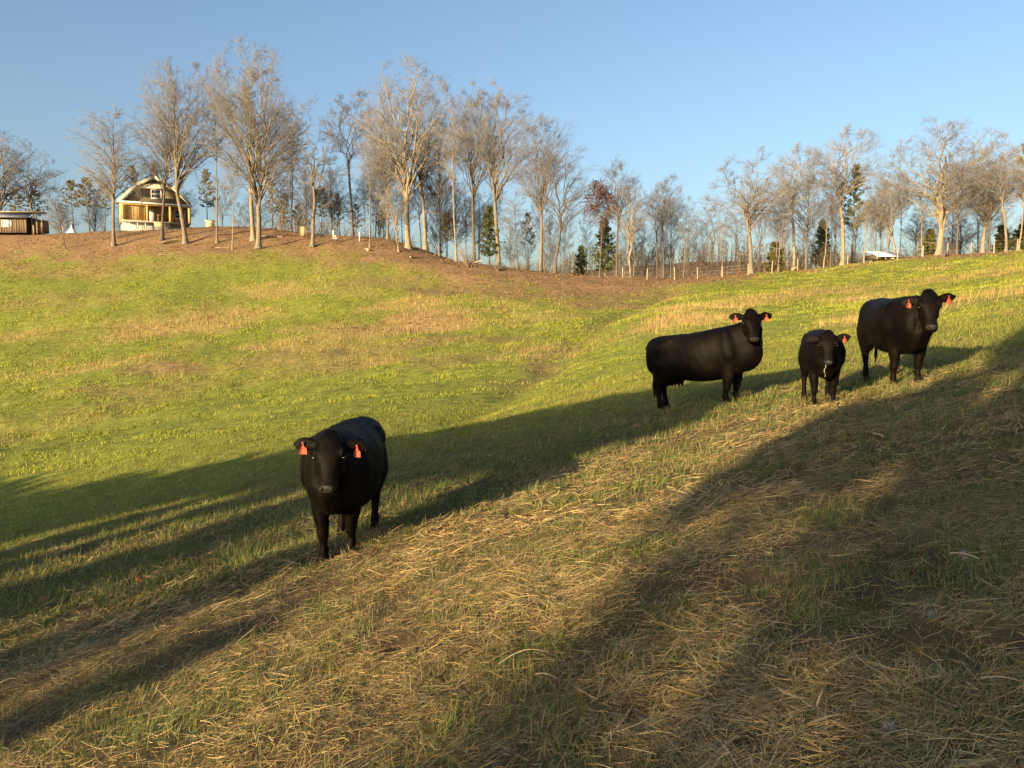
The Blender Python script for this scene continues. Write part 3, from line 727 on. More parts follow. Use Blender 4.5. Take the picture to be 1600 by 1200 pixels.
# brown undergrowth and brush under the trees, and the wooded ridge seen through the dip
def brush(name, px0, px1, n, ylo, yhi, hlo, hhi, pal, w0=.02, w1=.05, ntw=7):
    px = px0 + (px1 - px0) * rng.random(n); yy = ylo + (yhi - ylo) * rng.random(n)
    x = (px - 800) / FPX * yy; z = hgt(x, yy); st = np.stack([x, yy, z], -1)
    Hh = (hlo + (hhi - hlo) * rng.random(n) ** 1.5) * (.45 + .9 * vnoise(x, yy, 5, 44))
    s0 = grow(np.repeat(st, 3, 0), np.repeat(UP[None], 3 * n, 0) + rng.normal(size=(3 * n, 3)) * .28, np.repeat(Hh, 3) * (.6 + .4 * rng.random(3 * n)), 3, .06, .12, rng)
    A = Acc(); col = jit((1, 1, 1), n, .2, .06) * np.array(pal)[rng.integers(0, len(pal), n)]
    V, F = cones(s0[:, [0, 2]], np.full(3 * n, w1 * .5)); A.add(V, F, None, np.repeat(np.repeat(col, 3, 0), 4, 0))
    p, d, t, idx = sample(s0, ntw, .12, 1.0, rng); m = len(p)
    l = grow(p, fork_off(d, np.radians(25 + 35 * rng.random(m)), rng.random(m) * 6.28), np.repeat(Hh, 3)[idx] * (.18 + .3 * rng.random(m)), 1, .15, .1, rng)
    V, F = cones(l, w0 + w0 * .6 * rng.random(m)); A.add(V, F, None, np.repeat(np.repeat(col, 3, 0)[idx], 4, 0))
    o = A.build(name, M_BRUSH); o['kind'] = 'stuff'
M_BRUSH = mat('brush_twigs', (.2, .12, .06), .9, attr=True)
BR1 = [(.24, .15, .08), (.28, .19, .11), (.18, .12, .07), (.22, .18, .09)]
brush('undergrowth', 430, 800, 260, 112, 130, 2.0, 6.0, BR1)
brush('undergrowth', 800, 1160, 300, 104, 126, 1.2, 4.0, BR1)
brush('undergrowth', 1140, 1640, 560, 101, 120, 1.5, 5.0, BR1)
# far ridge: its own rise of ground with a wood that reads as one mass
def ridge():
    xs = np.linspace(-20, 190, 64); ys = np.array([190, 215, 240, 270, 320, 420.]); X, Y = np.meshgrid(xs, ys, indexing='ij')
    crest = 15.0 + 4.5 * np.sin((xs - 20) / 33) + 4 * fbm(xs, xs * 0, 25, 5)
    prof = np.array([-30, 0, .72, 1.0, .9, -.5]); Z = crest[:, None] * prof[None]; Z[:, 0] = -30
    i = np.arange(63)[:, None] * 6; j = np.arange(5)[None]
    F = np.stack([i + j, i + 6 + j, i + 7 + j, i + 1 + j], -1).reshape(-1, 4)
    o = link('far_hill', mesh_np('far_hill', np.stack([X, Y, Z], -1).reshape(-1, 3), None, F, None, True), mat('leaf_floor', (.13, .085, .05), .95, noise=.4, nscale=.3)); o['kind'] = 'structure'
    n = 1500; x = -18 + 205 * rng.random(n); q = rng.random(n); y = 215 + 62 * q
    cz = np.interp(x, xs, crest); z = cz * np.interp(y, ys, prof)
    st = np.stack([x, y, z], -1); H = 4.5 + 3.5 * rng.random(n)
    s0 = grow(st, np.repeat(UP[None], n, 0) + rng.normal(size=(n, 3)) * .06, H, 3, .05, .05, rng)
    A = Acc(); col = jit((1, 1, 1), n, .2, .06) * np.array([(.17, .125, .085), (.14, .11, .08), (.20, .14, .085), (.09, .095, .05)])[rng.integers(0, 4, n)]
    V, F = cones(s0[:, [0, 3]], np.full(n, .11)); A.add(V, F, None, np.repeat(col, 4, 0))
    p, d, t, idx = sample(s0, 9, .3, 1.0, rng); m = len(p)
    l = grow(p, fork_off(d, np.radians(30 + 30 * rng.random(m)), rng.random(m) * 6.28), H[idx] * (.14 + .16 * rng.random(m)), 1, .2, .1, rng)
    V, F = cones(l, .07 + .07 * rng.random(m)); A.add(V, F, None, np.repeat(col[idx], 4, 0))
    o = A.build('far_wood', M_BRUSH); o['kind'] = 'stuff'
ridge()

# unseen trees behind the camera, placed and shaped to cast the foreground shade
NS, NQ = np.array([.637, .771]), np.array([.771, -.637])
def shade_tree(q, a, top, w, proto='cedar'):
    p = NS * a + NQ * q; z = float(hgt(p[0], p[1])); H = top - .2126 * a - z       # top: height of its shadow's edge above a = 0
    tree(proto, (p[0], p[1], z - .1), H, w, 'unseen dense evergreen outside the picture, added to shade the pasture', 'dark', 'evergreens added behind the camera', random.uniform(0, 6.28), cat='evergreen')
EDGE = [(0, 790), (250, 755), (450, 722), (600, 692), (800, 664), (1000, 636), (1120, 618), (1250, 598), (1400, 566), (1500, 540), (1600, 516)]   # far end of the shade
def silhouette(lst):
    P = np.array([G(*p) for p in lst]); q = P[:, :2] @ NQ; h = P[:, 2] + .2126 * (P[:, :2] @ NS); k = np.argsort(q); return q[k], h[k]
EQ, EH = silhouette(EDGE)
RQ, RH = silhouette([(1100, 740), (1200, 690), (1260, 668), (1350, 650), (1450, 624), (1530, 602), (1600, 580)])
if VERB: print(np.c_[EQ, EH]); print(np.c_[RQ, RH])
for q, w, p in ((-2.85, 1.0, 'flat_top'), (-2.05, 1.1, 'flat_top'), (-1.0, 1.5, 'high_crown')): shade_tree(q, -15, float(np.interp(q, RQ, RH)) + .1, w, p)
def Htop(q): return float(np.interp(q, EQ, EH))
for q in np.arange(EQ[0] - 4, -9.2, 1.7): shade_tree(q + random.uniform(-.2, .2), -17.5 + random.uniform(-.6, .6), Htop(q) + random.uniform(.05, .2) - .022 * max(0, -9 - q), 4.8, 'flat_top')
for q in np.arange(EQ[0] - 4, -9.2, 2.5): shade_tree(q + random.uniform(-.3, .3), -16 + random.uniform(-1, 1), Htop(q) - random.uniform(.5, .9), 3.4, 'cedar')
for q in np.arange(-9.6, -7.5, .9): shade_tree(q, -18.5, Htop(q) + .15, 4.6, 'flat_top')
for q, p in ((.75, 'cedar'), (2.1, 'cedar'), (3.7, 'pineopen'), (5.6, 'pineopen'), (8.0, 'cedar'), (10.5, 'pineopen')): shade_tree(q, -15 + random.uniform(-1, 1), float(np.interp(q, RQ, RH)) + .1 + (.25 * (q - RQ[-1]) if q > RQ[-1] else 0), 4.2, p)
shade_tree(-6.6, -16, 1.1, 2.3); shade_tree(-5.1, -14, .12, 1.7); shade_tree(-1.65, -18, Htop(-1.65) + .1, 1.5, 'flat_top')
def bare_shade(q, a, top, w, proto, n):
    p = NS * a + NQ * q; z = float(hgt(p[0], p[1])); H = top - .2126 * a - z
    tree(proto, (p[0], p[1], z - .1), H, w, 'bare tree outside the picture, %s of the row shading the pasture' % n, 'dark', 'bare trees behind the camera', random.uniform(0, 6.28))
for n, (q, t, w, pr) in enumerate(((-9.2, 1.9, 3.0, 'sapling'), (-8.3, 1.2, 1.6, 'sapling'), (-7.6, .9, 2.0, 'sapling'), (-5.75, .75, 1.2, 'sycamore'), (-5.2, .2, 1.0, 'sapling'), (-1.4, 3.2, 2.6, 'high'), (-.2, 3.2, 2.0, 'high'), (2.6, 3.4, 2.6, 'high'), (-1.0, 3.3, 3.0, 'giant'), (1.2, 3.6, 3.0, 'giant'))):
    bare_shade(q, -13 - (n % 3), t, w, pr, ('first', 'second', 'third', 'fourth', 'fifth', 'sixth', 'seventh', 'eighth', 'ninth', 'tenth')[n])
# ------------------------------------------------------------------ house, shed and the things on the hill
M_W = lambda n, c, r=.7, **k: MATS.get(n) or mat(n, c, r, **k)
M_PLY = M_W('raw_plywood', (.46, .31, .125), .8, noise=.2, nscale=3)
M_SIDE = M_W('dark_siding', (.135, .105, .07), .85, noise=.15, nscale=4)
M_ROOF = M_W('pale_sheathing', (.62, .54, .38), .7, noise=.12, nscale=2)
M_TIN = M_W('tin_roof', (.62, .60, .60), .45, noise=.1, nscale=2, metallic=.15)
M_TINB = M_W('lilac_tin', (.36, .33, .37), .5, noise=.15, nscale=2, metallic=.2)
M_GLASS = M_W('window_glass', (.03, .04, .05), .08, spec=.6)
M_WHITE = M_W('white_paint', (.60, .58, .54), .6, noise=.06)
M_BLOCK = M_W('grey_block', (.30, .29, .30), .9, noise=.2, nscale=5)
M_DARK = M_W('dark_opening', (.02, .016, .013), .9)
M_RUST = M_W('rusty_boards', (.135, .095, .065), .85, noise=.4, nscale=1.5, stretch=(3, 3, .4))
M_LOG = M_W('log_wood', (.24, .17, .11), .9, noise=.3, nscale=5)
M_CUT = M_W('cut_wood', (.55, .40, .22), .8, noise=.15)
M_POST = M_W('post_wood', (.30, .25, .175), .85, noise=.2, nscale=6)

def house():
    g = at(191, 356, 118.0); gz = float(hgt(g[0], g[1])); e = np.array([.87, .493]); ang = math.atan2(e[1], e[0])
    Wd, D = 9.6, 5.0
    base = float(at(194, 343, 118.0)[2])                 # porch floor level
    o = empty('house', (g[0], g[1], base), ang, 'unfinished two storey house with a gambrel roof and an open porch on the hilltop', 'house')
    # local frame: x along the front, y away from the viewer, z up from the porch floor
    fy = 2.2                                             # the front wall stands back behind the porch
    ev, ridge_z = 3.1, 6.9
    prof = [(-.2, ev), (2.3, 5.6), (Wd * .5, ridge_z), (Wd - 2.3, 5.6), (Wd + .2, ev)]
    # walls below the roof
    lw = Acc(); lw.box((0.08, fy + D / 2, 1.55), (.16, D, 3.1)); lw.box((Wd - .08, fy + D / 2, 1.55), (.16, D, 3.1)); lw.box((Wd / 2, fy + D - .08, 1.55), (Wd - .34, .16, 3.1))
    lw.build('wall', M_PLY, o)
    fw = Acc()
    for x0, x1, z0, z1 in ((.17, 3.9, 0, 3.1), (3.9, 5.0, 2.15, 3.1), (5.0, 7.6, 0, 3.1), (7.6, 9.0, 0, .85), (7.6, 9.0, 2.2, 3.1), (9.0, Wd - .17, 0, 3.1)):
        fw.box(((x0 + x1) / 2, fy + .1, (z0 + z1) / 2), (x1 - x0, .16, z1 - z0))
    fw.build('front_wall', M_W('brown_sheathing', (.20, .11, .055), .85, noise=.3, nscale=2), o)
    Acc().box((1.95, .35, 1.18), (3.1, .06, 2.3)).build('plywood_panel', M_PLY, o)['label'] = 'bright plywood panel closing the left porch bay'
    for k in range(4): Acc().box((.75 + k * .8, .30, 1.18), (.05, .04, 2.3)).build('batten', M_PLY, o)
    Acc().box((7.0, fy - .02, 1.1), (.9, .05, 1.9)).build('plywood_sheet', M_PLY, o)
    d = Acc().box((4.45, fy + .02, 1.06), (1.0, .07, 2.1)).build('door', M_W('grey_door', (.42, .44, .44), .6), o); Acc().box((4.82, fy - .04, 1.0), (.06, .06, .14)).build('handle', M_DARK, d)
    w = Acc(); w.box((8.3, fy - .01, 2.16), (1.5, .08, .1)); w.box((8.3, fy - .01, .88), (1.5, .08, .1)); w.box((7.6, fy - .01, 1.52), (.1, .08, 1.2)); w.box((9.0, fy - .01, 1.52), (.1, .08, 1.2))
    wo = w.build('window', M_WHITE, o); Acc().box((8.3, fy + .06, 1.52), (1.32, .03, 1.2)).build('pane', M_GLASS, wo)
    # upper gable
    gb = Acc(); gz_ = [(p[0] + (.35 if p[0] < 5 else -.35 if p[0] > 6 else 0), p[1] - .22) for p in prof]
    gb.prism(gz_, fy - .25, fy - .05); gb.build('gable_wall', M_SIDE, o)
    for k in range(13):                                  # lapped siding boards
        z = ev + .15 + k * .22
        if z > 6.3: break
        lx = np.interp(z, [p[1] for p in gz_[:3]], [p[0] for p in gz_[:3]]) + .06
        if k in range(3, 9):
            for a, b in ((lx, 4.22), (5.78, Wd - lx)): Acc().box(((a + b) / 2, fy - .27, z), (b - a, .035, .20)).build('siding_board', M_SIDE, o)
        else: Acc().box((Wd / 2, fy - .27, z), (Wd - 2 * lx, .035, .20)).build('siding_board', M_SIDE, o)
    w = Acc()
    for c, s in (((5.0, fy - .32, 5.03), (1.5, .1, .13)), ((5.0, fy - .32, 3.72), (1.5, .1, .13)), ((4.31, fy - .32, 4.375), (.13, .1, 1.18)), ((5.69, fy - .32, 4.375), (.13, .1, 1.18)), ((5.0, fy - .32, 4.375), (1.25, .06, .07))): w.box(c, s)
    wo = w.build('window', M_WHITE, o); wo['label'] = 'white framed gable window'
    Acc().box((5.0, fy - .275, 4.375), (1.25, .03, 1.18)).build('pane', M_GLASS, wo)
    # roof: four slopes with their own thickness, overhanging the gable
    for i in range(4):
        (x0, z0), (x1, z1) = prof[i], prof[i + 1]; L = math.hypot(x1 - x0, z1 - z0); nx, nz = -(z1 - z0) / L * .16, (x1 - x0) / L * .16
        r = Acc(); r.prism([(x0, z0), (x1, z1), (x1 + nx, z1 + nz), (x0 + nx, z0 + nz)], fy - .95, fy + D + .4); r.build('roof_slope', M_ROOF, o)
    fb = Acc()
    for (x0, z0), (x1, z1) in ((prof[1], prof[2]), (prof[2], prof[3])):
        fb.prism([(x0, z0 - .02), (x1, z1 - .02), (x1, z1 - .3), (x0, z0 - .3)], fy - 1.0, fy - .955)
    for (x0, z0), (x1, z1) in ((prof[0], prof[1]), (prof[3], prof[4])):
        fb.prism([(x0, z0), (x1, z1), (x1 + (.3 if x1 < 5 else -.3), z1 - .12), (x0 + (.3 if x0 < 5 else -.3), z0 - .12)], fy - 1.0, fy - .955)
    fb.build('fascia', M_W('cream_board', (.50, .43, .30), .7), o)
    Acc().prism([(1.9, 5.15), (8.1, 5.15), (7.5, 5.72), (5.0, 5.86), (2.5, 5.72)], fy - .6, fy - .33).build('pent_roof', M_ROOF, o)
    # porch roof, posts, floor, foundation
    pr = Acc(); s = math.atan2(.55, 2.6)
    P = [(-.35, -.25, 2.62), (Wd + .35, -.25, 2.62), (Wd + .35, fy - .28, 3.12), (-.35, fy - .28, 3.12)]
    P = P + [(x, y, z - .09) for x, y, z in P]
    pr.add(P, None, [[0, 1, 2, 3], [7, 6, 5, 4], [0, 4, 5, 1], [1, 5, 6, 2], [2, 6, 7, 3], [3, 7, 4, 0]]); pr.build('porch_roof', M_TIN, o)
    Acc().box((Wd / 2, .05, 2.42), (Wd, .16, .2)).build('porch_beam', M_PLY, o)
    for x in (.18, 3.5, 6.7, Wd - .18): Acc().box((x, .05, 1.16), (.34, .30, 2.32)).build('porch_post', M_PLY, o)
    Acc().box((Wd / 2, fy / 2, -.1), (Wd, fy + .2, .2)).build('porch_floor', M_W('grey_deck', (.33, .29, .25), .8), o)
    Acc().box((Wd / 2, fy / 2 + D / 2 + .35, -1.2), (Wd - .3, D + fy - .5, 2.0)).build('foundation', M_BLOCK, o)
    for x in (1.0, 2.1, 3.2): Acc().box((x, .18, -1.1), (.14, .06, 1.8)).build('foundation_board', M_WHITE, o)
    st = Acc()
    for k in range(3): st.box((5.4, -.3 - .3 * k, -.25 - .25 * k), (2.2, .3, .16))
    st.build('steps', M_W('pale_lumber', (.5, .4, .25), .8), o)
    Acc().box((2.8, -.45, -1.45), (4.6, .25, .22)).build('sill_log', M_ROOF, o)
house()

def shed():
    y = 113.0; gz = float(hgt((30 - 800) / FPX * y, y)); zt = float(at(30, 329, y)[2]); zb = float(at(30, 358, y)[2]) - .5
    x0, x1 = (-45 - 800) / FPX * y, (50 - 800) / FPX * y; h = zt - zb
    o = empty('shed', ((x0 + x1) / 2, y, zb), math.radians(4), 'long low brown shed with a lilac tin roof cut off by the left edge', 'shed')
    L = x1 - x0; nb = 26
    for k in range(nb):                                  # upright boards of the front wall
        xa = -L / 2 + k * L / nb; w = L / nb
        if 0.62 * L - L / 2 < xa + w / 2 < .76 * L - L / 2: 
            Acc().box((xa + w / 2, 0, .40), (w - .03, .07, .80)).build('wall_board', M_RUST, o)
            Acc().box((xa + w / 2, 0, h * .62 + .3), (w - .03, .07, h * .12)).build('wall_board', M_RUST, o)
        elif .46 * L - L / 2 < xa + w / 2 < .53 * L - L / 2: continue
        else: Acc().box((xa + w / 2, .02 * (k % 3), h * .4), (w - .03, .07, h * .78)).build('wall_board', M_RUST, o)
    Acc().box((0, 2.2, h * .38), (L - .2, 4.2, h * .74)).build('dark_interior', M_DARK, o)  # near-black block standing in for the shade inside the shed
    w = Acc(); cx, cw = .69 * L - L / 2, .14 * L
    for c, s in (((cx, -.06, .86), (cw, .1, .12)), ((cx, -.06, 1.75), (cw, .1, .12)), ((cx - cw / 2, -.06, 1.3), (.12, .1, 1.0)), ((cx + cw / 2, -.06, 1.3), (.12, .1, 1.0))): w.box(c, s)
    wo = w.build('window', M_WHITE, o); Acc().box((cx, -.02, 1.3), (cw - .12, .03, .85)).build('pane', M_W('pale_pane', (.35, .42, .46), .2), wo)
    r = Acc(); r.add([(-L / 2 - .3, -.7, h * .72), (L / 2 + .5, -.7, h * .68), (L / 2 + .2, 1.2, h * .93), (-L / 2 - .3, 1.2, h * .97)] + [(-L / 2 - .3, -.7, h * .72 - .08), (L / 2 + .5, -.7, h * .68 - .08), (L / 2 + .2, 1.2, h * .93 - .08), (-L / 2 - .3, 1.2, h * .97 - .08)],
                 None, [[0, 1, 2, 3], [7, 6, 5, 4], [0, 4, 5, 1], [1, 5, 6, 2], [2, 6, 7, 3], [3, 7, 4, 0]]); r.build('tin_roof', M_TINB, o)
    Acc().box((.4, 1.8, h * 1.0), (L + 2.4, 1.4, .16)).build('upper_roof', M_W('straw_board', (.36, .27, .15), .8), o)
    for k, x in enumerate((L / 2 + .3, L / 2 + 1.0, L / 2 + 1.7)): Acc().box((x, .8, h * .4 - .1 * k), (.16, .16, h * .8 - .2 * k)).build('lean_post', M_LOG, o)
    Acc().box((L / 2 + .9, 1.8, h * .35), (1.7, 1.6, h * .6)).build('side_bay', M_RUST, o)
shed()

def solid(name, c, size, m, label, cat, rz=0, tilt=0, bev=True):
    A = Acc().box((0, 0, 0), size); me = A.mesh(name); 
    o = link(name, me, m); o.location = c; o.rotation_euler = (0, tilt, rz)
    if bev:
        b = o.modifiers.new('bevel', 'BEVEL'); b.width = min(size) * .12; b.segments = 2
    return props(o, label, cat)
def stand(px, py): return G(px, py)
# white tarp peak
def tarp():
    y = 116.0; b = at(112, 361, y); z = float(hgt(b[0], b[1])); apex = float(at(112, 349, y)[2])
    A = Acc(); n = 10; P = [(0, 0, apex - z)]; prof = [(0.18, .55), (.75, .0)]
    for r, f in prof:
        for k in range(n):
            a = k * 2 * math.pi / n; P.append((r * math.cos(a) * (1 + .15 * (k % 2)), r * math.sin(a), (apex - z) * f))
    F3 = [[0, 1 + k, 1 + (k + 1) % n] for k in range(n)]; F4 = [[1 + k, 1 + n + k, 1 + n + (k + 1) % n, 1 + (k + 1) % n] for k in range(n)]
    o = empty('tarp_tent', (b[0], b[1], z), 0, 'small white peaked tarp on the skyline between the shed and the house', 'tarp')
    A.add(P, F3, F4).build('tarp', M_WHITE, o); Acc().box((0, 0, (apex - z) / 2), (.07, .07, apex - z + .2)).build('pole', M_LOG, o)
tarp()
# tan box, pale box on the skyline, posts, logs
def crate(px, py, w, h, y, label, m, name='wooden_box'):
    if y: g = at(px, py, y); g[2] = hgt(g[0], g[1])
    else: g = G(px, py)
    s = g[1] / FPX; W, Hh = w * s, h * s
    o = empty(name, g, .35, label, 'box')
    Acc().box((0, 0, Hh / 2), (W * .94, W * .8, Hh * .98)).build('box_body', m, o)
    for sx in (-1, 1):
        for sy in (-1, 1): Acc().box((sx * W * .46, sy * W * .39, Hh / 2), (.08, .08, Hh)).build('corner_post', M_POST, o)
    Acc().box((0, 0, Hh + .03), (W * 1.02, W * .86, .07)).build('lid', m, o)
crate(474, 370, 9, 14, None, 'upright tan wooden box standing on the leaf litter', M_W('tan_board', (.46, .33, .17), .8, noise=.15))
crate(328, 349, 15, 12, 119, 'pale crate on the skyline right of the house', M_ROOF, 'pale_crate')
def braced_post():
    g = G(521, 374); s = g[1] / FPX; h = 14 * s
    o = empty('braced_post', g, .2, 'white post with a slanting brace on the leaf litter', 'post')
    Acc().box((0, 0, h / 2), (.16, .16, h)).build('post', M_WHITE, o)
    Acc().box((.32, 0, h * .24), (.13, .13, h * .58), tilt=-.75).build('brace', M_WHITE, o); Acc().box((.3, 0, .07), (.75, .15, .12)).build('foot', M_WHITE, o)
braced_post()
def thin_post(px, py, h, label, m=None):
    g = G(px, py); s = g[1] / FPX; H = h * s
    o = empty('marker_post', g, .1, label, 'post')
    Acc().box((0, 0, H / 2), (.14, .14, H)).build('post', m or M_WHITE, o); Acc().box((0, 0, H + .03), (.18, .18, .06)).build('cap', m or M_WHITE, o)
thin_post(562, 378, 13, 'thin white post between the braced post and the slim tree', M_WHITE)
thin_post(53, 367, 14, 'short pale post in front of the low brown shed', M_POST)
thin_post(99, 360, 9, 'tiny pale stake beside the peaked tarp', M_POST)
def log(px, py, lpx, rz, label, r=.13, m=None, name='log', tilt=0.0, cat='log'):
    g = G(px, py); L = lpx * g[1] / FPX
    K = 5; t = np.linspace(-.5, .5, K + 1); P = np.stack([t * L, .06 * L * np.sin(t * 5), 0 * t], -1)[None]
    V, F = tubes(P, np.array([[r * (1.1 - .35 * (a + .5)) for a in t]]), 8)
    o = empty(name, (g[0], g[1], g[2] + r * .8 + abs(math.sin(tilt)) * L * .4), rz, label, cat); o.rotation_euler = (0, tilt, rz)
    Acc().add(V, None, F).build('bark', m or M_LOG, o, True)
    for s in (0, K):
        c = P[0, s]; a = np.arange(8) * math.pi / 4; rr = r * (1.1 - .35 * (t[s] + .5)); x = c[0] + (.004 if s else -.004)
        Acc().add([(x, c[1] + rr * math.cos(b), c[2] + rr * math.sin(b)) for b in a] + [(x, c[1], c[2])], [[k, (k + 1) % 8, 8] for k in range(8)]).build('cut_end', M_CUT, o)
log(266, 381, 24, .5, 'grey log lying slantwise under the forked tree by the house', .16, tilt=-.25)
log(262, 399, 26, .05, 'long pale board on the grass below the house', .06, M_LOG, 'board')
log(348, 389, 20, .1, 'weathered log lying left of the two thick trunks', .12)
log(578, 393, 9, .8, 'short cut log at the foot of the straight slim tree, upper one', .16, M_CUT)
log(574, 391, 8, -.5, 'short cut log at the foot of the straight slim tree, darker one', .15)
log(650, 404, 26, .9, 'fallen bare limb lying on the slope below the huge middle tree', .08)
log(690, 399, 22, 1.2, 'fallen limb with its end in the air right of the huge middle tree', .07, tilt=-.4)
log(745, 412, 18, -.4, 'fallen branch beside the pale leafless shrub', .06, M_CUT, tilt=-.3)
log(420, 371, 40, .2, 'long dark log lying behind the broad tree', .16)
log(1243, 397 + 25, 14, .6, 'pale fallen limb leaning at the fence by the second big tree', .06, M_CUT, tilt=-.5)
# pale leafless shrubs on the crest
def shrub(px, py, hpx, label, m='pale'):
    g = G(px, py); H = hpx * g[1] / FPX; n = 26
    a = rng.random(n) * 6.28
    s0 = grow(np.repeat(g[None] * 0, n, 0), np.stack([np.cos(a) * .5, np.sin(a) * .5, np.ones(n)], -1), H * (.5 + .5 * rng.random(n)), 4, .02, .16, rng)
    o = empty('leafless_shrub', g - np.array([0, 0, .05]), 0, label, 'shrub')
    V, F = tubes(s0, lin(np.full(n, .035), np.full(n, .012), 4), 3); Acc().add(V, None, F).build('stem', M_BARK[m], o)
    p, d, t, i = sample(s0, 9, .2, 1, rng); k = len(p)
    l = grow(p, fork_off(d, np.full(k, .6), rng.random(k) * 6.28), H * .25 * (.5 + rng.random(k)), 1, .1, .1, rng); V, F = cones(l, np.full(k, .014)); Acc().add(V, F).build('crown', M_TWIG[m], o)
shrub(731, 418, 44, 'pale leafless shrub on the slope below the tall dark stemmed tree')
shrub(778, 424, 20, 'small tan shrub at the foot of the high vase shaped tree', 'grey')
shrub(822, 424, 22, 'tan shrub at the top of the dip, left of the sloping trees', 'grey')
shrub(1235, 420, 18, 'low dry shrub at the fence left of the second big tree', 'grey')
shrub(1475, 402, 14, 'low dry shrub at the foot of the massive old oak', 'grey')

def shelter():
    g = G(1380, 405); s = g[1] / FPX
    o = empty('hay_shelter', g, math.radians(16), 'low open shelter with a white tin roof at the edge of the wood', 'shelter')
    L, D, h = 48 * s, 2.6, 13 * s
    P = []
    for dz in (0, -.10):
        for k in range(7):                               # a slightly arched roof
            t = k / 6; P += [(-L / 2, -D / 2 + D * t, h * .42 + .72 * h * math.sin(math.pi * .5 * t) + dz), (L / 2, -D / 2 + D * t, h * .42 + .72 * h * math.sin(math.pi * .5 * t) + dz)]
    F = []
    for k in range(6): F += [[2 * k, 2 * k + 1, 2 * k + 3, 2 * k + 2], [14 + 2 * k + 2, 14 + 2 * k + 3, 14 + 2 * k + 1, 14 + 2 * k]]
    F += [[0, 14, 15, 1], [12, 13, 27, 26]] + [[2 * k, 2 * k + 2, 16 + 2 * k, 14 + 2 * k] for k in range(6)] + [[2 * k + 1, 15 + 2 * k, 17 + 2 * k, 2 * k + 3] for k in range(6)]
    Acc().add(P, None, F).build('roof', M_W('white_tin', (.8, .8, .8), .35), o)
    for x in (-.48, -.16, .16, .48):
        for y in (-.42, .42): Acc().box((x * L, y * D, h * (.22 if y < 0 else .5)), (.11, .11, h * (.44 if y < 0 else 1.0))).build('post', M_POST, o)
    Acc().box((-L * .36, -.2, h * .30), (L * .26, D * .7, h * .52)).build('end_wall', M_W('dark_boards', (.07, .055, .04), .9, noise=.3), o)
    Acc().box((0, D * .42, h * .3), (L * .9, .08, h * .5)).build('back_wall', M_RUST, o)
    z = lambda x, y: float(hgt(x, y))
    for i, (px, w, hh, lab) in enumerate(((1376, 4.5, 3.2, 'small pale bundle in front of the open shelter, left one'), (1383, 3.2, 2.4, 'small pale bundle in front of the open shelter, middle one'), (1393, 5, 3, 'pale bundle lying at the right end of the open shelter'))):
        b = G(px, 407 - i * 1.0); bs = b[1] / FPX
        solid('hay_bundle', (b[0], b[1], b[2] + hh * bs / 2), (w * bs, .5, hh * bs), M_W('pale_hay', (.62, .5, .28), .9, noise=.3, nscale=6), lab, 'bundle', rz=.3 * i, tilt=.12)
shelter()

def fence():
    posts = [(973, 434), (1011, 437), (1054, 438), (1090, 436), (1129, 433), (1169, 430), (1206, 427), (1246, 423), (1287, 418), (1324, 413), (1362, 409), (1402, 405), (1442, 401), (1480, 397), (1517, 394), (1553, 393), (1589, 391), (1628, 389)]
    P = [G(*p) for p in posts]
    o = empty('wire_fence', P[0], 0, 'wire fence on pale wooden posts along the edge of the wood', 'fence'); o0 = P[0]
    h = [1.35] * len(P); tops = []
    for i, p in enumerate(P):
        a = random.uniform(-.06, .06); A = Acc(); H = 1.3 + random.uniform(-.15, .2)
        V, F = tubes(np.array([[p - o0 + np.array([0, 0, -.1]), p - o0 + np.array([a * .5, 0, H * .5]), p - o0 + np.array([a, 0, H])]]), np.array([[.07, .065, .06]]), 7)
        n = len(V); V = np.concatenate([V, [V[-7:].mean(0)]]); A.add(V, [[n - 7 + k, n - 7 + (k + 1) % 7, n] for k in range(7)], F); A.build('fence_post', M_POST, o); tops.append((p - o0, H, a))
    for f in (.35, .62, .9):
        pts = np.array([[q + np.array([a * f, -.08, H * f]) for q, H, a in tops]])
        V, F = tubes(pts, np.full((1, len(tops)), .006), 4); Acc().add(V, None, F).build('wire', M_W('fence_wire', (.3, .3, .3), .5, metallic=.8), o)
fence()
# ------------------------------------------------------------------ cattle
def coat():
    m = bpy.data.materials.new('black_coat'); m.use_nodes = True; nt = m.node_tree; L = nt.links; P = nt.nodes['Principled BSDF']
    tc = nt.nodes.new('ShaderNodeTexCoord')
    n1 = nt.nodes.new('ShaderNodeTexNoise'); n1.inputs['Scale'].default_value = 3.2; n1.inputs['Detail'].default_value = 5; L.new(tc.outputs['Object'], n1.inputs['Vector'])
    rp = nt.nodes.new('ShaderNodeValToRGB'); rp.color_ramp.elements[0].position = .38; rp.color_ramp.elements[0].color = (.0016, .0012, .0010, 1)
    rp.color_ramp.elements[1].position = .72; rp.color_ramp.elements[1].color = (.0068, .0040, .0026, 1); L.new(n1.outputs['Fac'], rp.inputs[0]); L.new(rp.outputs[0], P.inputs['Base Color'])
    n2 = nt.nodes.new('ShaderNodeTexNoise'); n2.inputs['Scale'].default_value = 34; n2.inputs['Detail'].default_value = 8; n2.inputs['Distortion'].default_value = 1.2; L.new(tc.outputs['Object'], n2.inputs['Vector'])
    b = nt.nodes.new('ShaderNodeBump'); b.inputs['Strength'].default_value = .35; b.inputs['Distance'].default_value = .02; L.new(n2.outputs['Fac'], b.inputs['Height']); L.new(b.outputs[0], P.inputs['Normal'])
    P.inputs['Roughness'].default_value = .55; P.inputs['Specular IOR Level'].default_value = .06
    return m
M_COAT = coat()
M_FUZZ = mat('coat_hair', (.0045, .003, .002), .6, spec=.05)
M_NOSE = mat('nose_pad', (.016, .0125, .0108), .45, noise=.35, nscale=60, bump=.3, spec=.22)
M_BLACK = mat('nostril_black', (.006, .005, .005), .5)
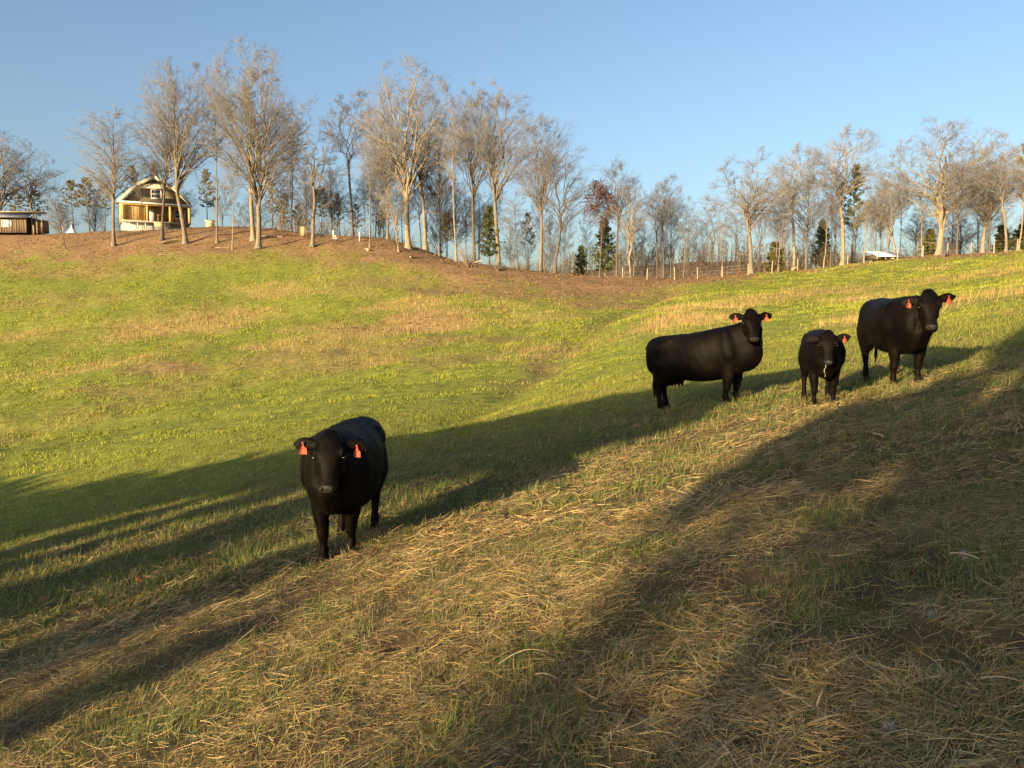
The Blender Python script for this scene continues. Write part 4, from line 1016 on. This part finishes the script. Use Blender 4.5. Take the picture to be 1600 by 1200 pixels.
M_EYE = mat('eye_dark', (.008, .006, .005), .22, spec=.5)
M_HOOF = mat('hoof_horn', (.010, .008, .0065), .85, spec=.08, noise=.3, nscale=15)
M_TAG = mat('orange_tag', (.44, .08, .042), .6, trans=.06, noise=.12, nscale=30)
M_INK = mat('tag_ink', (.03, .012, .012), .6)
M_SILK = mat('pale_strand', (.62, .58, .5), .4, trans=.3)

def loft(A, centres, fwd, side, a, b, n=20, e=2.0, bulge=0.0):
    """closed skin over elliptical rings: centre, direction of travel, side vector, half width, half height"""
    rings = []
    for c, f, s, ra, rb in zip(centres, fwd, side, a, b):
        f = f / np.linalg.norm(f); s = s - f * s.dot(f); s = s / np.linalg.norm(s); u = np.cross(f, s)
        t = np.arange(n) * 2 * math.pi / n
        ct, st = np.cos(t), np.sin(t)
        x = np.sign(ct) * np.abs(ct) ** (2 / e) * ra; y = np.sign(st) * np.abs(st) ** (2 / e) * rb
        rings.append(c + x[:, None] * s + y[:, None] * u)
    V = np.concatenate(rings + [[centres[0]], [centres[-1]]]); K = len(rings)
    F4 = [[k * n + i, k * n + (i + 1) % n, (k + 1) * n + (i + 1) % n, (k + 1) * n + i] for k in range(K - 1) for i in range(n)]
    F3 = [[K * n, (i + 1) % n, i] for i in range(n)] + [[K * n + 1, (K - 1) * n + i, (K - 1) * n + (i + 1) % n] for i in range(n)]
    A.add(V, F3, F4)
def resample(P, m):
    P = np.array(P, float); t = np.linspace(0, len(P) - 1, m); k = np.clip(np.floor(t).astype(int), 0, len(P) - 2); f = (t - k)[:, None]
    p0 = P[np.maximum(k - 1, 0)]; p1 = P[k]; p2 = P[k + 1]; p3 = P[np.minimum(k + 2, len(P) - 1)]
    return .5 * (2 * p1 + (p2 - p0) * f + (2 * p0 - 5 * p1 + 4 * p2 - p3) * f ** 2 + (3 * p1 - p0 - 3 * p2 + p3) * f ** 3)
def path_loft(A, pts, ra, rb, side, m=None, n=16, e=2.0):
    P = np.concatenate([np.array(pts, float), np.array(ra, float)[:, None], np.array(rb, float)[:, None]], 1)
    P = resample(P, m or len(pts) * 3); c = P[:, :3]; f = unit(np.gradient(c, axis=0))
    loft(A, c, f, [np.array(side, float)] * len(c), P[:, 3], P[:, 4], n, e)

def make_cow(front, heading, scale, look, pitch, poll, label, feet, fat=1.0, deep=1.0, ears=(0, 0), tags=(1, 1), number=None, udder=False, cat='cow', name='black_cow', vox=.0165, headk=1.0, young=False):
    """front: where the middle of the fore feet stands; look: world heading of the face; feet: (fore right, fore left, hind right, hind left) offsets"""
    fw = np.array([math.cos(heading), math.sin(heading)]); lf = np.array([-fw[1], fw[0]])
    ctr = np.array(front[:2]) - fw * .5 * scale; z0 = float(hgt(*ctr))
    o = empty(name, (ctr[0], ctr[1], z0), heading, label, cat, 'black cattle on the pasture'); o.scale = (scale,) * 3
    s = np.array([0.0, 1, 0]); X = np.array([1.0, 0, 0])
    fa = float(hgt(*(ctr + fw * .5 * scale))); ra_ = float(hgt(*(ctr - fw * .75 * scale)))
    slope = (fa - ra_) / (1.25 * scale); zc = (fa + ra_) / 2 - z0
    sh = lambda p: np.array([p[0], p[1], p[2] + (p[0] + .12) * slope * .9 + zc / scale])
    A = Acc()
    # trunk: x, centre z, half height, half width
    T = np.array([(-1.05, 1.05, .12, .10), (-1.03, 1.04, .23, .17), (-.96, 1.01, .31, .255), (-.76, .975, .355, .31), (-.5, .94, .38, .325), (-.2, .885, .42, .365), (.1, .865, .435, .372), (.38, .875, .44, .335),
                  (.62, .89, .425, .285), (.80, .90, .37, .235), (.93, .90, .28, .185), (1.0, .90, .16, .11)])
    T = resample(T, 34)
    b = T[:, 2] * (1 + (deep - 1) * .6); w = T[:, 3] * fat
    zc_ = T[:, 1] + (T[:, 2] - b) * .9
    loft(A, [sh((x, 0, z)) for x, z in zip(T[:, 0], zc_)], [X] * len(T), [s] * len(T), w, b, 28, 2.5)
    # neck from the shoulders to the poll, deep with a dewlap
    P = np.array(poll, float); ly = look - heading
    hd = np.array([math.cos(ly) * math.cos(pitch), math.sin(ly) * math.cos(pitch), -math.sin(pitch)])       # poll -> muzzle
    hs = np.array([-math.sin(ly), math.cos(ly), 0.0]); hn = np.cross(hd, hs); hn = hn if hn[2] > 0 or hn @ np.array([math.cos(ly), math.sin(ly), 0]) > 0 else -hn
    pb = P - hn * .10 * headk + hd * .10
    pts = [(.36, 0, 1.0), (.62, 0, 1.03), tuple(np.array([.80, 0, 1.07]) * .55 + pb * .45), tuple(np.array([.80, 0, 1.07]) * .12 + pb * .88), tuple(pb + (pb - np.array([.8, 0, 1.07])) * .05)]
    pts = [sh(p) for p in pts]
    path_loft(A, pts, [.20 * fat, .21, .15, .118, .095], [.22, .30, .23, .160, .125], s, 16, 22)
    pts = [sh(p) for p in ((.50, 0, .70), (.74, 0, .64), (.90, 0, .74), tuple(np.array([.95, 0, .9]) * .5 + (pb + hd * .2) * .5))]
    path_loft(A, pts, [.15, .15, .11, .06], [.15, .16, .13, .10], s, 12, 16)         # brisket and dewlap
    Ph = sh(P); k = headk
    H = [(-.06, .060, .055, .0), (-.02, .100, .090, -.008), (.04, .122, .112, -.022), (.10, .136, .126, -.034), (.16, .142, .134, -.04), (.22, .122, .132, -.044), (.29, .094, .118, -.044), (.36, .080, .098, -.036), (.42, .086, .090, -.030), (.465, .092, .084, -.030), (.50, .084, .070, -.032), (.52, .060, .048, -.034)]
    if young: H = [(t * .93, a * 1.02, c * 1.02, q) for t, a, c, q in H]
    H = resample(np.array(H), 26) * k
    loft(A, [Ph + hd * t + hn * q for t, _, _, q in H], [hd] * len(H), [hs] * len(H), H[:, 1], H[:, 2], 24, 2.9)
    c = Ph - hd * .045 * k + hn * .0; path_loft(A, [c - hs * .075 * k, c - hd * .018 * k, c + hs * .075 * k], [.030 * k, .052 * k, .030 * k], [.030 * k, .052 * k, .030 * k], hd, 9, 12)   # poll
    c = Ph + hn * .060 * k; path_loft(A, [c + hd * .12 * k, c + hd * .25 * k - hn * .004, c + hd * .40 * k - hn * .02 * k], [.050 * k, .038 * k, .046 * k], [.022 * k, .020 * k, .022 * k], hs, 9, 12)   # bridge of the nose
    for sg in (-1, 1):                                  # brow, cheek, shoulder blade, hip
        c = Ph + hd * .145 * k + hs * sg * .125 * k + hn * .055 * k
        path_loft(A, [c - hd * .05, c, c + hd * .045], [.018, .034, .016], [.02, .036, .018], hs, 7, 10)
        c = Ph + hd * .25 * k + hs * sg * .078 * k - hn * .075 * k
        path_loft(A, [c - hd * .1, c, c + hd * .08], [.04, .06, .03], [.05, .075, .04], hs, 7, 10)
        c = sh((.50, sg * .25 * fat, .98)); path_loft(A, [c + np.array([-.06, 0, .24]), c, c + np.array([.06, 0, -.24])], [.05, .10, .08], [.07, .15, .12], s, 9, 14)
        c = sh((-.62, sg * .21 * fat, 1.12)); path_loft(A, [c + np.array([.12, 0, .04]), c, c + np.array([-.2, 0, -.08])], [.05, .11, .10], [.05, .14, .14], s, 9, 14)
    for sg in (-1, 1):
        c = sh((-.55, sg * .24 * fat, 1.215)); path_loft(A, [c + np.array([.06, 0, .0]), c, c + np.array([-.07, 0, -.01])], [.03, .06, .03], [.03, .055, .03], s, 7, 10)
        c = sh((-1.0, sg * .11 * fat, 1.15)); path_loft(A, [c + np.array([.08, 0, .02]), c, c + np.array([-.05, 0, -.03])], [.04, .055, .03], [.05, .06, .03], s, 7, 10)
    # ears
    ear_c = []
    for sg, lift in zip((-1, 1), ears):
        base = Ph + hd * .045 * k + hs * sg * .112 * k - hn * .02 * k
        back = -(hn * .5 + hd * .2); d = hs * sg * .95 + np.array([0, 0, lift]) + back * .12; d = d / np.linalg.norm(d)
        wv = np.cross(d, np.array([math.cos(ly), math.sin(ly), 0.12])); wv = wv / np.linalg.norm(wv)
        L = .275 * k
        path_loft(A, [base + d * L * t + np.array([0, 0, -.02 * t * t]) for t in (0, .2, .45, .7, .9, 1.0)], np.array([.038, .062, .080, .076, .048, .016]) * k, np.array([.028, .022, .017, .015, .013, .010]) * k, wv, 14, 14)
        ear_c.append((base, d, L))
    # legs
    hoofs = []
    for i, (fx, fy) in enumerate(feet):
        wpos = ctr + (fw * fx + lf * fy) * scale; gz = (float(hgt(*wpos)) - z0) / scale - .012
        sg = -1 if i % 2 == 0 else 1
        if i < 2:
            top = sh((.50, sg * .20 * fat, .86)); J = [(0, .0, top), (.0, 0, sh((.50, sg * .19 * fat, .68)))]
            dz = sh((.5, 0, .5))[2] - gz
            L = [top, sh((.515, sg * .185 * fat, .66)), np.array([.5 * .3 + fx * .7 + .015, sg * .17 * .3 + fy * .7, gz + dz * .76]), np.array([fx + .014, fy, gz + dz * .60]), np.array([fx + .012, fy, gz + dz * .53]), np.array([fx + .0, fy, gz + dz * .43]), np.array([fx - .006, fy, gz + dz * .31]), np.array([fx - .012, fy, gz + .118]), np.array([fx + .012, fy, gz + .070]), np.array([fx + .034, fy, gz + .018])]
            path_loft(A, L, [.11, .10, .072, .060, .062, .047, .038, .052, .044, .052], [.18, .145, .092, .070, .070, .052, .042, .058, .050, .060], s, 28, 16)
        else:
            dz = sh((-.75, 0, .5))[2] - gz; sy = sg * .2 * fat
            L = [sh((-.62, sy * .95, 1.0)), sh((-.60, sy * 1.05, .80)), sh((-.66, sy * 1.0, .64)), np.array([fx - .075, fy * .8 + sy * .2, gz + dz * .96]), np.array([fx - .085, fy, gz + dz * .84]), np.array([fx - .065, fy, gz + dz * .68]), np.array([fx - .035, fy, gz + dz * .45]), np.array([fx - .015, fy, gz + .122]), np.array([fx + .012, fy, gz + .072]), np.array([fx + .034, fy, gz + .018])]
            path_loft(A, L, [.15, .165, .135, .070, .058, .050, .041, .053, .045, .052], [.27, .29, .225, .105, .088, .064, .047, .060, .052, .060], s, 30, 16)
        hoofs.append(np.array([fx + .04, fy, gz]))
    # tail
    tb = sh((-1.0, 0, 1.16)); path_loft(A, [tb + np.array([.06, 0, .02]), tb + np.array([-.015, 0, -.06]), tb + np.array([-.01, 0, -.3]), tb + np.array([.05, .02, -.60])], [.035, .032, .024, .018], [.035, .032, .024, .018], s, 14, 10)
    if udder:
        c = sh((-.5, 0, .535)); path_loft(A, [c + np.array([-.16, 0, .06]), c, c + np.array([.16, 0, .06])], [.08, .14, .07], [.06, .10, .06], s, 9, 14)
        for tx in (-.06, .07):
            for ty in (-.07, .07): path_loft(A, [c + np.array([tx, ty, -.04]), c + np.array([tx, ty, -.10]), c + np.array([tx, ty, -.155])], [.03, .022, .014], [.03, .022, .014], X, 6, 8)
    tmp = bpy.data.objects.new('tmp', A.mesh('tmp')); COL.objects.link(tmp)
    m = tmp.modifiers.new('r', 'REMESH'); m.mode = 'VOXEL'; m.voxel_size = vox
    m = tmp.modifiers.new('s', 'SMOOTH'); m.factor = .5; m.iterations = 5
    bpy.context.view_layer.update()
    me = bpy.data.meshes.new_from_object(tmp.evaluated_get(bpy.context.evaluated_depsgraph_get())); old = tmp.data
    bpy.data.objects.remove(tmp); bpy.data.meshes.remove(old)
    # ease the joins between shoulder, neck, barrel and hips
    nv = len(me.vertices); co = np.empty(nv * 3); me.vertices.foreach_get('co', co); co = co.reshape(-1, 3)
    ed = np.empty(len(me.edges) * 2, np.int32); me.edges.foreach_get('vertices', ed); ed = ed.reshape(-1, 2)
    hz = co[:, 2] - (co[:, 0] + .12) * slope * .9 - zc / scale
    wt = sstep(.52, .74, hz) * sstep(-.75, -.3, co[:, 0]) * (1 - sstep(.06, .16, -np.linalg.norm(co - (Ph + hd * .2 * k), axis=1) + .50)) * .6
    ii = np.concatenate([ed[:, 0], ed[:, 1]]); jj = np.concatenate([ed[:, 1], ed[:, 0]]); deg = np.maximum(np.bincount(ii, minlength=nv), 1)
    for _ in range(26):
        av = np.stack([np.bincount(ii, co[jj, q_], nv) for q_ in range(3)], -1) / deg[:, None]
        co += wt[:, None] * (av - co)
    nn_ = np.empty(nv * 3); me.vertices.foreach_get('normal', nn_); nn_ = nn_.reshape(-1, 3)          # uneven flesh under the hide
    q0 = np.sign(co[:, 1]) * 3.1 + co[:, 0]
    lumps = (vnoise(q0, co[:, 2], .30, 12) - .5) * .030 + (vnoise(q0, co[:, 2], .12, 13) - .5) * .010
    rib = np.sin((co[:, 0] * 1.0 + co[:, 2] * .35) * 46) * .0013 * sstep(.55, .7, hz) * (1 - sstep(1.1, 1.2, hz)) * sstep(-.45, -.3, co[:, 0]) * (1 - sstep(.2, .35, co[:, 0]))
    co += nn_ * ((lumps * sstep(.3, .6, hz) + rib) * (1 - sstep(.10, .3, -np.linalg.norm(co - (Ph + hd * .2 * k), axis=1) + .55)))[:, None]
    me.vertices.foreach_set('co', co.ravel())
    me.polygons.foreach_set('use_smooth', np.ones(len(me.polygons), bool)); me.update()
    me.materials.clear(); body = link('body', me, M_COAT, o)
    # a short coat of hair standing off the hide
    nv = len(me.vertices); co = np.empty(nv * 3); me.vertices.foreach_get('co', co); co = co.reshape(-1, 3); no = np.empty(nv * 3); me.vertices.foreach_get('normal', no); no = no.reshape(-1, 3)
    r = np.random.default_rng(int(abs(heading) * 100)); i = r.integers(0, nv, 15000); p = co[i]; q = no[i]
    d = unit(q * .55 + np.array([-.45, 0, -.55]) + r.normal(size=p.shape) * .25); L = (.012 + .022 * r.random((len(p), 1))); wd = unit(np.cross(d, q)) * .0016
    V = np.stack([p - wd - q * .002, p + wd - q * .002, p + d * L], 1).reshape(-1, 3)
    h = link('coat', mesh_np('coat', V, np.arange(len(V)).reshape(-1, 3)), M_FUZZ, o); h['kind'] = 'stuff'
    def lump(nm, c, f, sd, rings, m_, par, n=12):
        B = Acc(); loft(B, [c + f * t for t, _, _ in rings], [f] * len(rings), [sd] * len(rings), [q_[1] for q_ in rings], [q_[2] for q_ in rings], n); return B.build(nm, m_, par, True)
    for hp in hoofs: lump('hoof', hp, np.array([.18, 0, 1.0]), s, [(0, .060, .068), (.03, .060, .066), (.068, .052, .056)], M_HOOF, o, 14)
    nd = unit(hd * .62 + hn * .78); nu = unit(hn * .62 - hd * .78)     # nose pad with nostrils, on the front of the muzzle
    mz = Ph + hd * .472 * k + hn * .010 * k + nd * .022 * k
    ns = lump('nose', mz, nd, hs, [(0, .080 * k, .046 * k), (.022 * k, .070 * k, .042 * k), (.030 * k, .040 * k, .022 * k)], M_NOSE, o, 18)
    for sg in (-1, 1):
        c = mz + nd * .026 * k + hs * sg * .044 * k + nu * .012 * k
        lump('nostril', c, nd * .8 + hs * sg * .6, nu + hs * .2 * sg, [(-.005, .004, .004), (.004 * k, .017 * k, .012 * k), (.014 * k, .012 * k, .008 * k)], M_BLACK, ns, 10)
        c = Ph + hd * .185 * k + hs * sg * .138 * k + hn * .030 * k; ed = hs * sg * .8 + hn * .55
        lump('eye', c, ed, hd, [(-.012, .012, .010), (-.004, .020, .016), (.006, .021, .017), (.014, .014, .011), (.017, .004, .004)], M_EYE, o, 14)
    lump('tail_switch', tb + np.array([.05, .02, -.57]), np.array([0, 0, -1.0]), s, [(0, .016, .016), (.1, .024, .022), (.22, .026, .022), (.34, .008, .008)], M_COAT, o)
    # poll tuft: short hair on the crown of the head
    q = 150; c = Ph - hd * .04 * k + hn * .03 * k; p = c + (r.normal(size=(q, 1)) * hs * .05 + r.normal(size=(q, 1)) * hd * .025) * k; d = unit(hn * .7 - hd * .5 + r.normal(size=(q, 3)) * .45) * .030 * k; wd = unit(np.cross(d, r.normal(size=(q, 3)))) * .003
    link('poll_tuft', mesh_np('poll_tuft', np.stack([p - wd, p + wd, p + d], 1).reshape(-1, 3), np.arange(3 * q).reshape(-1, 3)), M_FUZZ, o)['kind'] = 'stuff'
    # orange ear tags: a stem through the ear and a square flap below
    for j, (sg, (base, d, L)) in enumerate(zip((-1, 1), ear_c)):
        if not tags[j]: continue
        cdir = np.array([math.cos(ly), math.sin(ly), 0.0])
        c = base + d * L * .52 + cdir * .03
        c = c + np.array([0, 0, -.025]); TS = .80
        prof = [(-.010, .045), (.010, .045), (.012, .0), (.044, -.022), (.047, -.092), (-.047, -.092), (-.044, -.022), (-.012, .0)]
        a = hs * 1.0 + cdir * (.25 * sg + .5 * math.sin(heading * 7 + sg)); a = a / np.linalg.norm(a); nn = np.cross(a, np.array([0, 0, 1.0]))
        if nn @ cdir < 0: nn = -nn
        prof = [(u * TS, v * TS) for u, v in prof]
        P2 = [c + a * u + np.array([0, 0, v]) + nn * (.006 - .10 * min(v, 0) * .3) for u, v in prof]; P2 += [x - nn * .004 for x in P2]; nP = len(prof)
        B = Acc().add(P2, [[0, t + 1, t] for t in range(1, 3)] , None)
        B = Acc(); mid = [[0, 1, 2, 7], [2, 3, 6, 7], [3, 4, 5, 6]]
        B.add(P2, None, mid + [[q_ + nP for q_ in f[::-1]] for f in mid] + [[t, (t + 1) % nP, nP + (t + 1) % nP, nP + t] for t in range(nP)])
        tg = B.build('ear_tag', M_TAG, o)
        Bt = Acc(); loft(Bt, [c + np.array([0, 0, .036]) + nn * v for v in (.004, .010, .014)], [nn] * 3, [a] * 3, [.010, .010, .006], [.010, .010, .006], 10); Bt.build('button', M_TAG, tg)
        if number and number[j]:
            cu = bpy.data.curves.new('number', 'FONT'); cu.body = number[j]; cu.size = .056; cu.align_x = 'CENTER'; cu.align_y = 'CENTER'; cu.extrude = .0008; cu.offset = .0012; cu.space_character = 1.05
            to = bpy.data.objects.new('tmp', cu); COL.objects.link(to); bpy.context.view_layer.update()
            tm = bpy.data.meshes.new_from_object(to.evaluated_get(bpy.context.evaluated_depsgraph_get())); bpy.data.objects.remove(to)
            mm = Matrix((Vector(a if np.cross(a, np.array([0, 0, 1.])) @ nn > 0 else -a), Vector((0, 0, 1)), Vector(nn))).transposed().to_4x4()
            mm.translation = Vector(c + np.array([0, 0, -.056]) + nn * (.006 + .056 * .03 + .004)); tm.transform(mm)
            tm.materials.clear(); link('number', tm, M_INK, tg)
    return o, Ph, hd, hs, hn

def to_cam(p): return math.atan2(-p[1], -p[0])
f1 = G(528, 868); c1 = to_cam(f1)
make_cow(f1, math.radians(-89), .95, c1 - .14, math.radians(62), (.98, .05, 1.25), 'black cow standing nearest, facing us in the shade at the left', [(.56, -.13), (.44, .13), (-.70, -.20), (-.62, .20)], fat=1.04, deep=1.02, ears=(.14, -.10), tags=(1, 1))
f2 = G(1142, 627); c2 = to_cam(f2)
make_cow(f2, math.radians(-37), 1.05, c2 + .22, math.radians(60), (.86, -.14, 1.43), 'black cow seen side on, head turned to us, left of the calf', [(.47, -.15), (.53, .15), (-.72, -.17), (-.78, .17)], fat=.95, deep=1.04, ears=(.12, .20), tags=(1, 1), udder=True)
f3 = G(1415, 598); c3 = to_cam(f3)
make_cow(f3, math.radians(-97), 1.0, c3 + .20, math.radians(64), (.97, .10, 1.30), 'large black cow on the right, highest on the slope, its body angled away', [(.50, -.18), (.50, .17), (-.72, -.2), (-.62, .20)], fat=1.08, deep=1.0, ears=(-.12, .26), tags=(1, 1), headk=1.06)
f4 = G(1286, 632); c4 = to_cam(f4)
_, ph, hd, hs, hn = make_cow(f4, math.radians(-106), .80, c4 + .06, math.radians(63), (.96, .0, 1.27), 'small black calf with one orange tag, facing us between two cows', [(.52, -.16), (.48, .17), (-.66, -.24), (-.70, .2)], fat=1.02, deep=.86, ears=(.05, .24), tags=(0, 1), number=('', '118'), cat='calf', name='black_calf', headk=1.08, young=True)
calf = bpy.data.objects['black_calf']
def strand(owner, p, L, label, name, r=.0042):
    M = Matrix.Translation(owner.location) @ owner.rotation_euler.to_matrix().to_4x4() @ Matrix.Diagonal((*owner.scale, 1))
    b = np.array(M @ Vector(p)); t = np.linspace(0, 1, 9)
    P = np.stack([b[0] + .014 * np.sin(t * 9), b[1] + .01 * np.cos(t * 7), b[2] - L * t], -1)[None]
    V, F = tubes(P, (r * (1 - .5 * t) * (1 + .4 * np.sin(t * 14)))[None], 5)
    props(Acc().add(V, None, F).build(name, M_SILK, None, True), label, 'strand')
strand(calf, ph + hd * .50 - hn * .07 - hs * .045, .19, 'pale twisted strand hanging from the mouth of the calf', 'pale_strand')

# ------------------------------------------------------------------ small things lying in the grass
def on_ground(px, py, dz=0.0):
    g = G(px, py); g[2] += dz; return g
def maple_leaf(px, py, s, col, label, curl=.35):
    g = on_ground(px, py, .05); pts = []
    lob = [(0, -.12), (.10, -.30), (.34, -.34), (.26, -.14), (.62, -.10), (.44, .06), (.58, .26), (.30, .24), (.24, .42), (.12, .36), (0, .70)]
    lob = lob + [(-x, y) for x, y in lob[-2:0:-1]]
    A = Acc(); V = [(x * s, y * s, curl * s * (x * x + .5 * y * y) + .02 * s * math.sin(9 * x + 4 * y)) for x, y in lob] + [(0, .05 * s, 0)]
    n = len(lob); V += [(x, y, z - .0015) for x, y, z in V]
    A.add(V, [[k, (k + 1) % n, n] for k in range(n)] + [[n + 1 + (k + 1) % n, n + 1 + k, 2 * n + 1] for k in range(n)], [[k, n + 1 + k, n + 1 + (k + 1) % n, (k + 1) % n] for k in range(n)])
    o = empty('maple_leaf', g, .6, label, 'leaf'); o.rotation_euler = (.55, .15, .7)
    A.build('blade', mat('leaf_' + label.split()[1], col, .6, noise=.25, nscale=40, trans=.3), o)
    V, F = tubes(np.array([[(0, -.1 * s, .004), (.01 * s, -.4 * s, .02), (.05 * s, -.7 * s, .03)]]), np.full((1, 3), .003), 5); Acc().add(V, None, F).build('stalk', M_LOG, o)
maple_leaf(219, 913, .085, (.50, .16, .055), 'curled orange leaf lying in the grass at the lower left')
maple_leaf(1008, 799, .045, (.42, .05, .03), 'small red leaf lying in the hay below the calf')
maple_leaf(176, 944, .05, (.28, .10, .04), 'little brown leaf in the grass left of the orange leaf')
def tuft(px, py, s, label):
    g = on_ground(px, py, .03); n = 130
    d = unit(rng.normal(size=(n, 3)) + np.array([0, 0, .3])); p = rng.normal(size=(n, 3)) * s * .22
    pts = grow(p, d, s * (.5 + .7 * rng.random(n)), 2, .0, .5, rng); V, F = tubes(pts, np.full((n, 3), .0016), 3)
    o = Acc().add(V, None, F).build('white_tuft', M_W('white_wool', (.30, .29, .27), .9)); o.location = g; props(o, label, 'tuft')
tuft(1390, 1154, 0.028, 'white fluffy tuft in the hay at the bottom right')
tuft(1454, 973, 0.019, 'white fluffy tuft beside the dark grass on the right')
tuft(1506, 877, 0.028, 'white fluffy tuft highest up on the right side')
tuft(1359, 1114, 0.014, 'tiny white tuft just above the bottom right one')
tuft(470, 1052, 0.014, 'tiny white tuft in the hay at the lower left')
def stalk(px0, py0, px1, py1, label, r=.004, lift=.035, bend=0.0, m=None):
    a = on_ground(px0, py0, lift); b = on_ground(px1, py1, lift); t = np.linspace(0, 1, 7)[:, None]
    P = a * (1 - t) + b * t; P[:, 2] = hgt(P[:, 0], P[:, 1]) + lift + .012 * np.sin(np.pi * t[:, 0]) * (1 + 2 * bend)
    V, F = tubes(P[None], np.linspace(r, r * .55, 7)[None], 5)
    props(Acc().add(V, None, F).build('hay_stalk', m or M_W('stout_stalk', (.42, .32, .18), .6, noise=.2, nscale=30)), label, 'stalk')
stalk(1530, 1074, 1600, 1081, 'stout pale stalk at the right edge near the bottom')
stalk(1262, 1148, 1322, 1132, 'stout pale stalk left of the bottom white tuft')
stalk(1275, 1118, 1293, 1098, 'short pale stalk standing up in the hay near the bottom', bend=1)
stalk(838, 1065, 870, 1072, 'short pale stalk in the hay at the bottom centre')
stalk(780, 1048, 858, 1030, 'arched pale stem in the hay at the bottom centre', r=.003, bend=1.2)
stalk(1364, 683, 1381, 688, 'white stick lying on the ground below the large cow', r=.012, m=M_CUT)
stalk(1484, 876, 1530, 884, 'pale stick pointing at the highest white tuft', r=.006)
stalk(0, 1076, 26, 1068, 'pale stalk at the left edge near the bottom')
stalk(1300, 560 + 74, 1316, 648, 'pale stick lying by the fore hoof of the calf', r=.010)
